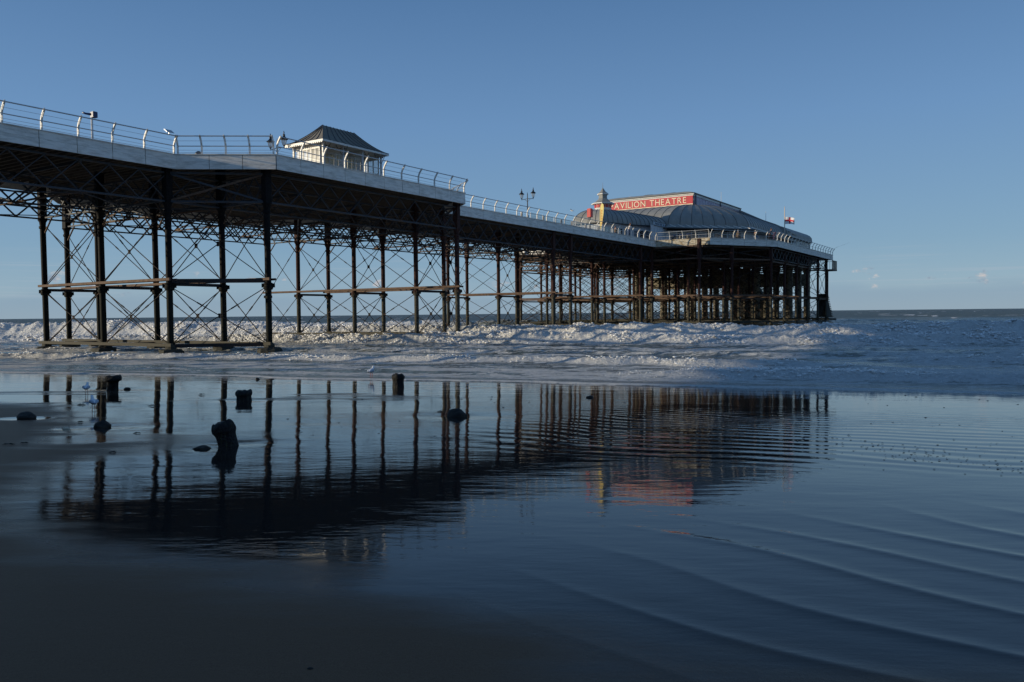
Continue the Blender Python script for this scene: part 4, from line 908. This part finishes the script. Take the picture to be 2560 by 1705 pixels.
    # comedy and tragedy style cut-outs are just two dark figures beside white flues on the roof
    for u, w in ((115.3, 47.4), (117.0, 47.4)):
        m = MB(); m.bar((u, w, ze-.2), (u, w, ze+.7), .08, .08); m.prism([(u-.14, w-.12), (u+.16, w-.14), (u+.2, w+.1), (u-.1, w+.12)], ze+.7, ze+1.55); m.build('roof_floodlight', M['black'], S)
    for i in range(3): m = MB(); m.tube([(115.9+i*.26, 47.3, ze-.2), (115.9+i*.26, 47.3, ze+1.6)], .05, 6); m.build('white_flue', M['white'], S)
    # turret
    c = (106.7, AX-.05, DZ)
    m = MB(); m.lathe(c, [(1.28, 4.3), (1.28, 5.05), (1.20, 5.10), (1.20, 5.72)], 8, smooth=False, rot=.39); tu = m.build('turret', M['white'], S); tu['_org'] = tuple(S.org)
    for k in range(8):
        t = math.pi/4*k; cx, cy = c[0]+1.14*math.cos(t), c[1]+1.14*math.sin(t); ax = Vector((-math.sin(t), math.cos(t), 0))
        for j in (-.23, .23):
            mm = MB(); p = Vector((cx, cy, DZ+5.42))+ax*j; mm.bar(p-ax*.17, p+ax*.17, .10, .42); mm.build('turret_light', M['redbox'], tu)
    m = MB(); m.lathe(c, [(1.72, 5.74), (1.72, 5.88), (1.66, 5.9)], 8, smooth=False, rot=.39); m.lathe(c, [(.84, 7.15), (.84, 7.30), (.78, 7.32)], 8, smooth=False, rot=.39); m.build('turret_cornice', M['white'], tu)
    m = MB(); m.lathe(c, [(1.64, 5.91), (1.1, 6.15), (.68, 6.55), (.62, 6.62), (.62, 7.14)], 8, smooth=False, rot=.39); m.lathe(c, [(.80, 7.33), (.42, 7.62), (.20, 7.95), (.06, 8.15), (.03, 8.2), (.015, 8.95)], 8, smooth=False, rot=.39); m.build('turret_roof', M['lead'], tu)
    del tu['_org']
theatre()

def lifeboat_house():
    S = T('lifeboat_station', (156, 53, DZ), 'lifeboat house with a long curved grey roof and glazed side beyond the theatre', 'lifeboat station')
    u0, u1, w0, w1 = 146.5, 165.5, 36.8, 69
    def barrel(ua, ub, wa, wb, z0, h, nm):
        m = MB(); vs = []; fs = []; n = 14
        for u in (ua, ub):
            for i in range(n+1):
                t = i/n*math.pi; q = abs(math.cos(t))**.55*(1 if math.cos(t) > 0 else -1); vs.append((u, (wa+wb)/2-q*(wb-wa)/2, z0+h*math.sin(t)**.6))
        for i in range(n): fs.append((i, n+1+i, n+2+i, i+1))
        fs.append(tuple(range(n+1))); fs.append(tuple(range(n+1, 2*n+2))[::-1]); fs.append((0, n, 2*n+1, n+1)); m.add(vs, fs); return m.build(nm, M['lead'], S)
    barrel(u0, u1, w0-.3, w1*.5+w0*.5, DZ+3.1, 2.3, 'roof'); barrel(u0-4, u1-4, w0*.5+w1*.5, w1+.3, DZ+3.3, 2.6, 'roof')
    barrel(u0-5.5, u0+1, w0+1.5, 47, DZ+2.4, 1.7, 'porch_roof')
    m = MB(); m.box((u0, w0+.3, DZ), (u1-.3, w1-.3, DZ+3.1)); m.build('walls', M['lead'], S)
    for i in range(20):
        u = u0+.3+i*.93; m = MB(); m.box((u, w0+.22, DZ+1.5), (u+.72, w0+.28, DZ+2.9)); m.build('window', M['winlit'], S)
        m = MB(); m.box((u+.74, w0+.16, DZ+1.4), (u+.90, w0+.27, DZ+3.05)); m.build('mullion', M['white'], S)
    m = MB(); m.box((u0, w0+.1, DZ+2.92), (u1, w0+.3, DZ+3.08)); m.build('wall_plate', M['black'], S)
    m = MB(); m.box((u0-1, w0-1, DZ-1.0), (u1+1, w1+1, DZ-.15)); m.build('floor_slab', M['iron'], S)
    for u in (151.5, 158.3, 165.3):
        for w in (37.5, 43.5, 49.5, 56, 62, 68):
            m = MB(); m.lathe((u, w, 0), [(.62, -1.5), (.62, 9.7), (.8, 10.2), (.8, DZ-1.02)], 14); m.build('pile', M['pale_concrete'], S)
    for u in (158.3, 165.3):
        m = MB(); m.box((u-.6, 37, 7.2), (u+.6, 68.5, 9.6)); m.build('cross_head', M['pale_concrete'], S)
    m = MB(); m.add([(166, 49, 11), (166, 57, 11), (192, 57, -1.2), (192, 49, -1.2), (166, 49, 10.2), (166, 57, 10.2), (192, 57, -2), (192, 49, -2)], [(0, 1, 2, 3), (7, 6, 5, 4), (0, 3, 7, 4), (1, 5, 6, 2), (0, 4, 5, 1), (3, 2, 6, 7)]); m.build('slipway', M['concrete'], S)
    L = T('landing_steps', (158.5, 32.6, 0), 'dark weedy landing steps and block at the foot of the pier end', 'landing steps')
    m = MB(); m.add([(155.5, 31.9, 5.4), (156.4, 31.9, 5.4), (161.0, 31.9, 1.1), (155.5, 31.9, 1.1), (155.5, 33.4, 5.4), (156.4, 33.4, 5.4), (161.0, 33.4, 1.1), (155.5, 33.4, 1.1)], [(0, 1, 2, 3)[::-1], (4, 5, 6, 7), (0, 1, 5, 4), (1, 2, 6, 5), (2, 3, 7, 6), (3, 0, 4, 7)]); m.build('stair_flank', M['concrete'], L)
    for i in range(14):
        t = i/13; m = MB(); m.box((156.3+4.5*t, 31.7, 5.2-4.2*t), (156.75+4.5*t, 33.6, 5.36-4.2*t)); m.build('tread', M['weedy'], L)
    m = MB(); m.box((154, 31, -1.2), (160.5, 34, .85)); m.build('block', M['concrete'], L)
lifeboat_house()

def flags():
    th = T('flagpole', (125.2, 31.9, DZ), 'cream flagpole with its white red-crossed flag flying at half height', 'flagpole')
    # measured at the bend of the deck edge
    u, w = 130.4, 33.0
    th.e.location = PW(u, w, DZ); th.org = Vector((u, w, DZ))
    m = MB(); m.lathe((u, w, DZ), [(.12, 0), (.11, 1.2), (.075, 1.25), (.06, 5.9), (.03, 6.35)], 8); m.build('pole', M['pole'], th)
    # St George cross, rippling
    fl = bpy.data.objects.new('flag', None); bpy.data.objects.remove(fl)
    nx, nz = 24, 16; Wd, Hd = 1.75, 1.15
    m = MB(); vs = []; fs = []; mi = []
    dirv = Vector((.30, -.93, 0)).normalized(); side = Vector((dirv.y, -dirv.x, 0))
    for lay in (0, 1):
        for j in range(nz+1):
            for i in range(nx+1):
                s = i/nx; z = DZ+4.65-j/nz*Hd*(1-.12*s)-.35*s*s+.1*s; rip = .14*s*math.sin(s*8+j*.12)
                p = Vector((u, w, 0))+dirv*(.07+s*Wd*.80)+side*(rip+lay*.012); vs.append((p.x, p.y, z))
    n0 = (nx+1)*(nz+1)
    for lay in (0, 1):
        for j in range(nz):
            for i in range(nx):
                a = lay*n0+j*(nx+1)+i; q = (a, a+1, a+nx+2, a+nx+1); m.f.append(q if lay else q[::-1]); m.sm.append(True)
                m.m.append(1 if (6 <= j <= 9 or 10 <= i <= 13) else 0)
    for i in range(nx):
        for j in (0, nz): a = j*(nx+1)+i; m.f.append((a, a+1, a+1+n0, a+n0)); m.m.append(0); m.sm.append(True)
    m.v = vs; m.build('flag', [M['flagw'], M['flagr']], th)
    for (u, w, h, lab) in ((141, 46.8, 11.2, 'thin white aerial mast rising behind the theatre clerestory'), (150.5, 41.5, 8.2, 'thin white mast just left of the flagpole over the lifeboat house')):
        t2 = T('mast', (u, w, DZ), lab, 'mast'); m = MB(); m.tube([(u, w, DZ+4), (u, w, DZ+h)], [.06, .03], 6); m.build('pole', M['white'], t2)
    t3 = T('fishing_rod', (156.6, 31.2, DZ), 'thin fishing rod angled out over the water from the pier end', 'fishing rod')
    m = MB(); m.tube([(156.4, 31.6, DZ+.6), (158.5, 30.4, DZ+1.6), (161.5, 28.8, DZ+2.5)], [.02, .012, .006], 4); m.build('rod_blank', M['black'], t3)
flags()

# ------------------------------------------------------------------ people
def skinned(name, verts, edges, radii, mt, th, subs=1):
    me = bpy.data.meshes.new(name); me.from_pydata([tuple(Vector(v)) for v in verts], edges, []); o = bpy.data.objects.new(name, me); COL.objects.link(o); o.parent = th.e
    sk = me.skin_vertices.new(name='') if hasattr(me.skin_vertices, 'new') else None
    md = o.modifiers.new('skin', 'SKIN')
    if not me.skin_vertices:
        bm = bmesh.new(); bm.from_mesh(me); bm.verts.layers.skin.verify(); bm.to_mesh(me); bm.free()
    for i, r in enumerate(radii): me.skin_vertices[0].data[i].radius = (r, r) if isinstance(r, float) else r
    me.skin_vertices[0].data[0].use_root = True
    s2 = o.modifiers.new('sub', 'SUBSURF'); s2.levels = subs; s2.render_levels = subs
    me.materials.append(mt); return o
def person(u, w, z, face, label, top, bottom, hair, pose='stand', hood=False, sc=1.0):
    p = PW(u, w, z); th = T('person', tuple(p), label, 'person', frame='world', rot=face)   # local +x is forward
    S = sc
    if pose == 'stand': hip = .92; knee = (.02, .48); ft = (.0, .06); lean = .06
    elif pose == 'lean': hip = .92; knee = (.0, .48); ft = (-.05, .06); lean = .22
    else: hip = .50; knee = (.42, .50); ft = (.42, .06); lean = .05
    sh = (lean, hip+.50); neck = (lean*1.15, hip+.60); hd = (lean*1.3+.03, hip+.72)
    V = [(0, 0, hip), (lean*.5, 0, hip+.25), (sh[0], 0, sh[1]), (neck[0], 0, neck[1]), (hd[0], 0, hd[1]-.02), (hd[0]+.01, 0, hd[1]+.10)]
    E = [(0, 1), (1, 2), (2, 3), (3, 4), (4, 5)]; Rr = [.13, .125, .11, .055, .085, .075]
    LV = []; 
    def limb(base, pts, rs):
        last = base
        for q, r in zip(pts, rs): V.append(q); Rr.append(r); E.append((last, len(V)-1)); last = len(V)-1
    for s_ in (-1, 1):
        if pose == 'lean': el = (sh[0]+.12, s_*.26, sh[1]-.24); ha = (sh[0]+.34, s_*.10, sh[1]-.28)
        elif pose == 'hold': el = (.05, s_*.25, sh[1]-.26); ha = (.30, s_*.10, sh[1]-.10)
        elif pose == 'sit': el = (.10, s_*.24, sh[1]-.26); ha = (.34, s_*.12, sh[1]-.38)
        else: el = (.10, s_*.25, sh[1]-.25); ha = (.34, s_*.08, sh[1]-.12)
        limb(2, [(sh[0], s_*.18, sh[1]-.02), el, ha, (ha[0]+.09, ha[1], ha[2])], [.065, .048, .036, .040])
        limb(0, [(0, s_*.10, hip-.05), (knee[0], s_*.12, knee[1]), (ft[0], s_*.12, ft[1]+.04), (ft[0]+.16, s_*.13, ft[1]-.02)], [.095, .065, .045, .042])
    V = [(a*S, b*S, c*S) for a, b, c in V]; Rr = [r*S for r in Rr]
    skinned('body', V, E, Rr, M['skin'], th)
    # jacket: torso and sleeves; trousers: hips and legs
    ji = [0, 1, 2, 6, 7, 8, 14, 15, 16]; ji = [i for i in ji if i < len(V)]
    jv = [V[0], V[1], V[2], V[6], V[7], V[8], V[14], V[15], V[16]]; jr = [.155, .15, .135, .085, .07, .052, .085, .07, .052]
    skinned('jacket', jv, [(0, 1), (1, 2), (2, 3), (3, 4), (4, 5), (2, 6), (6, 7), (7, 8)], [r*S for r in jr], M[top], th)
    tv = [V[0], V[10], V[11], V[12], V[18], V[19], V[20]]
    skinned('trousers', tv, [(0, 1), (1, 2), (2, 3), (0, 4), (4, 5), (5, 6)], [r*S for r in (.14, .11, .082, .06, .11, .082, .06)], M[bottom], th)
    m = MB(); c = V[4]; m.lathe((c[0]-.02, c[1], c[2]), [(.06, -.08 if hood else .0), (.105, .0), (.112, .08), (.09, .16), (.04, .20)], 10); m.build('hair' if not hood else 'woolly_hat', M[hair], th)
    return th
FA = lambda du, dw: math.atan2(*(lambda v: (v.y, v.x))(PW(du, dw)))
person(99.3, 45.75, DZ, FA(0, -1), 'person with brown hair in a white top leaning on the long railing', 'jwhite', 'jeans', 'hair', 'lean')
person(97.4, 46.8, DZ, FA(1, 0), 'person in a tan coat half hidden by the railing left of the one in white', 'beige', 'jblack', 'hair', 'sit', sc=.95)
def bench_at(u, w, label):
    th = T('picnic_table', (u, w, DZ), label, 'table'); m = MB(); m.box((u-.9, w-.35, DZ+.70), (u+.9, w+.35, DZ+.76)); m.build('top', M['black'], th)
    for s_ in (-.6, .6): m = MB(); m.bar((u+s_, w-.5, DZ), (u+s_, w+.2, DZ+.7), .08, .06); m.build('leg', M['black'], th); m = MB(); m.bar((u+s_, w+.5, DZ), (u+s_, w-.2, DZ+.7), .08, .06); m.build('leg', M['black'], th)
    for s_ in (-.75, .75): m = MB(); m.box((u-.9, w+s_-.13, DZ+.42), (u+.9, w+s_+.13, DZ+.47)); m.build('seat', M['black'], th)
person(113.6, 35.2, DZ, FA(.5, .5), 'person in a tan coat and pale cap seated behind the railing beside the theatre', 'beige', 'olive', 'greyhair', 'sit', True)
bench_at(115.4, 36.0, 'dark picnic table to the right of the seated person in the tan coat')
bench_at(111.6, 37.6, 'dark picnic table to the left of the seated person in the tan coat')
person(115.6, 33.4, DZ, FA(.8, -.6), 'standing person in an olive jacket, jeans and pale woolly hat holding something up', 'olive', 'jeans', 'greyhair', 'hold', True)
person(118.6, 32.2, DZ, FA(0, -1), 'person in black leaning beside the pink towel at the bend of the railing', 'jblack', 'jblack', 'hair', 'lean')
def towel():
    m = MB(); vs = []; nx, nz = 8, 8
    for lay in (0, 1):
        for j in range(nz+1):
            for i in range(nx+1): t = j/nz; p = PW(117.3+.7*i/nx+.1*t, 31.35-off(1-t*.9)+.04*math.sin(i*1.3)-lay*.02, DZ+1.1-.95*t); vs.append(p)
    n0 = (nx+1)*(nz+1); fs = []
    for lay in (0, 1):
        for j in range(nz):
            for i in range(nx): a = lay*n0+j*(nx+1)+i; q = (a, a+1, a+nx+2, a+nx+1); fs.append(q if lay else q[::-1])
    m.add(vs, fs, 0, True); o = m.build('towel', M['pinkcloth']); tag(o, 'pink and white towel hanging over the railing beside the person in black', 'towel')
towel()
def bins():
    for i, (u, w, lab) in enumerate(((110.3, 43.6, 'black lidded bin nearest the bar sign on the forecourt'), (110.0, 42.4, 'middle one of three black lidded bins on the forecourt'), (109.8, 41.2, 'rightmost of three black lidded bins on the forecourt'))):
        th = T('wheelie_bin', (u, w, DZ), lab, 'bin', 'black bins on the theatre forecourt')
        m = MB(); m.lathe((u, w, DZ), [(.30, 0), (.38, .1), (.40, .75), (.36, .8)], 10); m.build('tub', M['black'], th); m = MB(); m.lathe((u, w, DZ+.8), [(.42, 0), (.42, .05), (.2, .14)], 10); m.build('lid', M['blue'], th)
bins()

# ------------------------------------------------------------------ things on the beach
def blob(name, mt, label, cat, px, py, wpx, hpx, seed=0, flat=1.0, sink=.15, depth=.8, group=None, lump=.28):
    p, s = onsand(px, py); w = wpx*s; h = hpx*s; bm = bmesh.new(); bmesh.ops.create_icosphere(bm, subdivisions=3, radius=1)
    rs = random.Random(seed); offs = [Vector((rs.uniform(-9, 9), rs.uniform(-9, 9), rs.uniform(-9, 9))) for _ in range(2)]
    from mathutils import noise as mn
    for v in bm.verts:
        d = v.co.normalized(); k = 1+lump*mn.noise(d*1.4+offs[0])+lump*.5*mn.noise(d*4+offs[1]); lo = d.z < 0; q = 1/max((d.x**2+d.y**2)**.5, .3) if lo else 1; v.co = Vector((d.x*w/2*k*q, d.y*w/2*depth*k*q, d.z*h*.62*k if not lo else d.z*h*.3))
    me = bpy.data.meshes.new(name); bm.to_mesh(me); bm.free(); me.materials.append(mt)
    for q in me.polygons: q.use_smooth = True
    o = bpy.data.objects.new(name, me); COL.objects.link(o); o.location = p+Vector((0, 0, -.01)); o.rotation_euler = (0, 0, rs.uniform(-.4, .4)); tag(o, label, cat, group); return o
def stump(px, py, wpx, hpx, label, lean=(0, 0), cap=1.15, seed=0, notch=False, tilt=.03):
    p, s = onsand(px, py); r = wpx*s/2; h = hpx*s; rs = random.Random(seed); m = MB(); n = 24; rings = 22; vs = []
    ph = [rs.uniform(0, 6) for _ in range(6)]
    for i in range(rings+1):
        t = i/rings; z = -.25+(h+.25)*t; sm = min(max((t-.70)/.10, 0), 1); sm = sm*sm*(3-2*sm); f = (1.0-.10*t)*(1-sm)+cap*sm
        if t > .90: f *= (.97, .90, .74)[min(int((t-.90)/.046), 2)]
        for k in range(n):
            a = 2*math.pi*k/n; q = f*(1+.06*math.sin(a*3+ph[0])+.05*math.sin(a*7+ph[1]+t*3)+.03*math.sin(a*11+ph[2]+t*9))
            if notch and .35 < t < .75: q *= .62+.3*math.sin(a*2+1)
            vs.append((r*q*math.cos(a)+lean[0]*h*max(t, 0), r*q*math.sin(a)+lean[1]*h*max(t, 0), z+(.05*r*math.sin(a*2+ph[3])+.10*r*math.sin(a*5+ph[4]))*(t > .9)+(tilt*r*math.cos(a-.2) if t > .80 else tilt*r*math.cos(a-.2)*max(t-.6, 0)*5)))
    fs = [(i*n+k, i*n+(k+1) % n, (i+1)*n+(k+1) % n, (i+1)*n+k) for i in range(rings) for k in range(n)]; fs.append(tuple(rings*n+k for k in range(n)))
    m.add(vs, fs, 0, True); o = m.build('timber_stump', M['stump']); o.location = p; tag(o, label, 'post stump', 'rotten groyne stumps on the wet sand')
stump(582, 1114, 50, 58, 'large black leaning timber stump with a rounded cap in the left foreground', (-.50, .1), 1.10, 1, tilt=.26)
stump(610, 1001, 38, 25, 'squat square black stump with pale weed, behind and right of the leaning stump', (0, 0), 1.05, 2)
stump(995, 968, 30, 33, 'upright round stump at the water edge, its left side sunlit', (0, 0), 1.06, 3)
stump(280, 974, 30, 35, 'mushroom-shaped rotten stump beside the two gulls', (.12, 0), 1.30, 4, True)
blob('boulder', M['rock'], 'black weed-covered lump lying in the middle of the wet sand', 'rock', 1142, 1040, 52, 31, 3, group='dark rocks on the sand')
blob('rock', M['rock'], 'flat dark rock at the far left of the beach', 'rock', 66, 1044, 50, 24, 5, group='dark rocks on the sand')
blob('rock', M['rock'], 'rounded brown rock below the gulls with a moat of water', 'rock', 257, 1066, 40, 24, 6, group='dark rocks on the sand')
blob('rock', M['rock'], 'small dark rock just right of the mushroom-shaped stump', 'rock', 318, 973, 18, 9, 7, group='dark rocks on the sand')
blob('rock', M['rock'], 'low domed rock just left of the big leaning stump', 'rock', 505, 1121, 44, 14, 8, group='dark rocks on the sand')
blob('rock', M['rock'], 'lone small dark rock on the open sand right of centre', 'rock', 1474, 994, 20, 10, 9, group='dark rocks on the sand')
blob('rock', M['rock'], 'upright dark lump at the swash line behind the squat stump', 'rock', 644, 949, 10, 9, 10, group='dark rocks on the sand')
blob('rock', M['rock'], 'thin dark sliver of rock at the swash line right of the upright lump', 'rock', 678, 948, 17, 4, 11, group='dark rocks on the sand')
blob('pebble', M['rock'], 'round wet pebble alone in the near foreground with a scour mark', 'pebble', 775, 1672, 20, 15, 12)
blob('pebble', M['rock'], 'tiny pebble at the tip of the shelter reflection', 'pebble', 817, 1481, 8, 6, 13)
blob('chalk_stone', M['shell'], 'pale sunlit chalk stone on the sand at the left', 'stone', 166, 1071, 18, 9, 14, depth=.6)
def weed(px, py, wpx, label, seed):
    p, s = onsand(px, py); rs = random.Random(seed); m = MB()
    for i in range(9):
        a = rs.uniform(-.08, .08)*wpx*s; b = rs.uniform(-.5, .5)*wpx*s; y0 = 0; r = rs.uniform(.6, 1.5)*s
        m.tube([(a, y0, .01), ((a+b)/2, y0+rs.uniform(-2, 2)*s, rs.uniform(1, 3)*s), (b, y0+rs.uniform(-4, 4)*s, .5*s)], [r*.6, r, r*.3], 5)
    o = m.build('seaweed', M['weed']); o.location = p+Vector((0, 0, .004)); tag(o, label, 'seaweed', 'scraps of seaweed on the sand')
for a in ((205, 1013, 28, 'dark clump of seaweed between the two standing gulls', 1), (20, 1112, 36, 'seaweed clump at the far left edge of the sand', 2), (60, 1109, 24, 'trailing seaweed strand beside the far-left clump', 3), (345, 1084, 26, 'seaweed scrap left of the low domed rock', 4),
          (280, 1132, 26, 'seaweed strand below the brown rounded rock', 5), (200, 1056, 18, 'short seaweed strand above the pale chalk stone', 6), (505, 987, 24, 'seaweed strand left of the squat stump', 7), (1100, 1030, 26, 'seaweed lying against the left of the black central lump', 8), (1735, 1257, 40, 'seaweed scrap below the red sign reflection', 9),
          (385, 1015, 30, 'seaweed strand right of the two standing gulls', 10)): weed(*a)
def flecks():                                        # foam flecks and shell grit strewn over the right of the beach
    m = MB(); rs = random.Random(5); D = MB()
    for i in range(330):
        if rs.random() < .45: px = rs.gauss(2330, 170); py = 1085+(px-1950)*.14+rs.gauss(0, 12)
        else: px = rs.uniform(700, 2550); py = rs.uniform(985, 1190)
        if not (0 < px < 2800): continue
        p, s = onsand(px, py); r = rs.uniform(1.0, 3.2)*s; a = rs.uniform(0, 3)
        vs = [(p.x+r*1.4*math.cos(a+k*1.05), p.y+r*.9*math.sin(a+k*1.05), p.z+.002) for k in range(6)]+[(p.x, p.y, p.z+r*.5)]
        D.add(vs, [(k, (k+1) % 6, 6) for k in range(6)])
    D.build('beach_grit', M['weed'], None, 'stuff')
flecks()

def gull(p, face, sc, label, flying=False):
    th = T('gull', tuple(p), label, 'gull', 'gulls around the pier', frame='world', rot=face)
    b = MB(); pts = [(-.26, 0, .20), (-.16, 0, .215), (-.04, 0, .22), (.07, 0, .235), (.13, 0, .27), (.165, 0, .325), (.205, 0, .345), (.235, 0, .34)]; rs_ = [.012, .045, .075, .072, .045, .036, .036, .012]
    vs = []; n = 10
    b.tube(pts, rs_, n); b.v = [(x*sc, y*sc, z*sc) for x, y, z in b.v]; b.build('body', M['gullw'], th)
    for s_ in (-1, 1):
        w = MB()
        if flying:
            w.add([(.06, s_*.05, .24), (-.10, s_*.05, .24), (.10, s_*.25, .36), (-.06, s_*.27, .35), (-.02, s_*.58, .44), (-.10, s_*.56, .43), (.06, s_*.05, .25), (-.10, s_*.05, .25), (.10, s_*.25, .37), (-.06, s_*.27, .36), (-.02, s_*.58, .445), (-.10, s_*.56, .435)],
                  [(0, 1, 3, 2), (2, 3, 5, 4), (6, 8, 9, 7), (8, 10, 11, 9), (0, 2, 8, 6), (2, 4, 10, 8), (1, 7, 9, 3), (3, 9, 11, 5)])
        else:
            w.tube([(.07, s_*.055, .24), (-.05, s_*.07, .235), (-.2, s_*.03, .215), (-.31, s_*.01, .20)], [.02, .05, .028, .006], 8)
        w.v = [(x*sc, y*sc, z*sc) for x, y, z in w.v]; w.build('wing', M['gullg'], th)
        if not flying:
            l = MB(); l.tube([(-.01, s_*.03, .17), (0, s_*.03, .09), (-.01, s_*.03, .0), (.04, s_*.035, .0)], .007, 4); l.v = [(x*sc, y*sc, z*sc) for x, y, z in l.v]; l.build('leg', M['beak'], th)
    t = MB(); t.tube([(-.25, 0, .2), (-.34, 0, .19)], [.02, .012], 6); t.v = [(x*sc, y*sc, z*sc) for x, y, z in t.v]; t.build('tail', M['gullb'], th)
    k = MB(); k.tube([(.235, 0, .34), (.285, 0, .33)], [.012, .004], 5); k.v = [(x*sc, y*sc, z*sc) for x, y, z in k.v]; k.build('beak', M['beak'], th)
p, s = onsand(217, 986); gull(p, 1.9, .85, 'grey and white gull standing on the bar of sand behind the other gull')
p, s = onsand(234, 1026); gull(p, 2.2, .82, 'nearer gull with dark wing tips standing on the wet sand at the left')
p, s = onsand(929, 946); gull(p+Vector((0, 0, .03)), 1.4, 1.15, 'white sunlit gull standing at the water edge left of the round stump')
gull(PW(78.5, 43.0, DZ+.95), 2.6, .8, 'gull flying past the handrail right of the free-standing lamp', True)

def spray():
    m = MB(); rs = random.Random(3); c0 = PW(52, 42.5)
    for c, k, sp, hh in ((PW(54, 43), 900, (4.0, 1.5), 1.2), (PW(47, 38), 300, (4, 1.2), .8), (PW(100, 20), 400, (9, 1.5), 1.1)):
        for i in range(k):
            t = rs.random()**2; x = c.x+rs.gauss(0, sp[0])*(1-.3*t); y = c.y+rs.gauss(0, sp[1]); z = .35+hh*t*abs(rs.gauss(.6, .5)); r = rs.uniform(.008, .03)
            m.add([(x, y, z+r), (x+r, y, z-r*.5), (x-r*.5, y+r*.8, z-r*.5), (x-r*.5, y-r*.8, z-r*.5)], [(0, 1, 2), (0, 2, 3), (0, 3, 1), (1, 3, 2)])
    m.build('spray', M['white'], None, 'stuff')
spray()
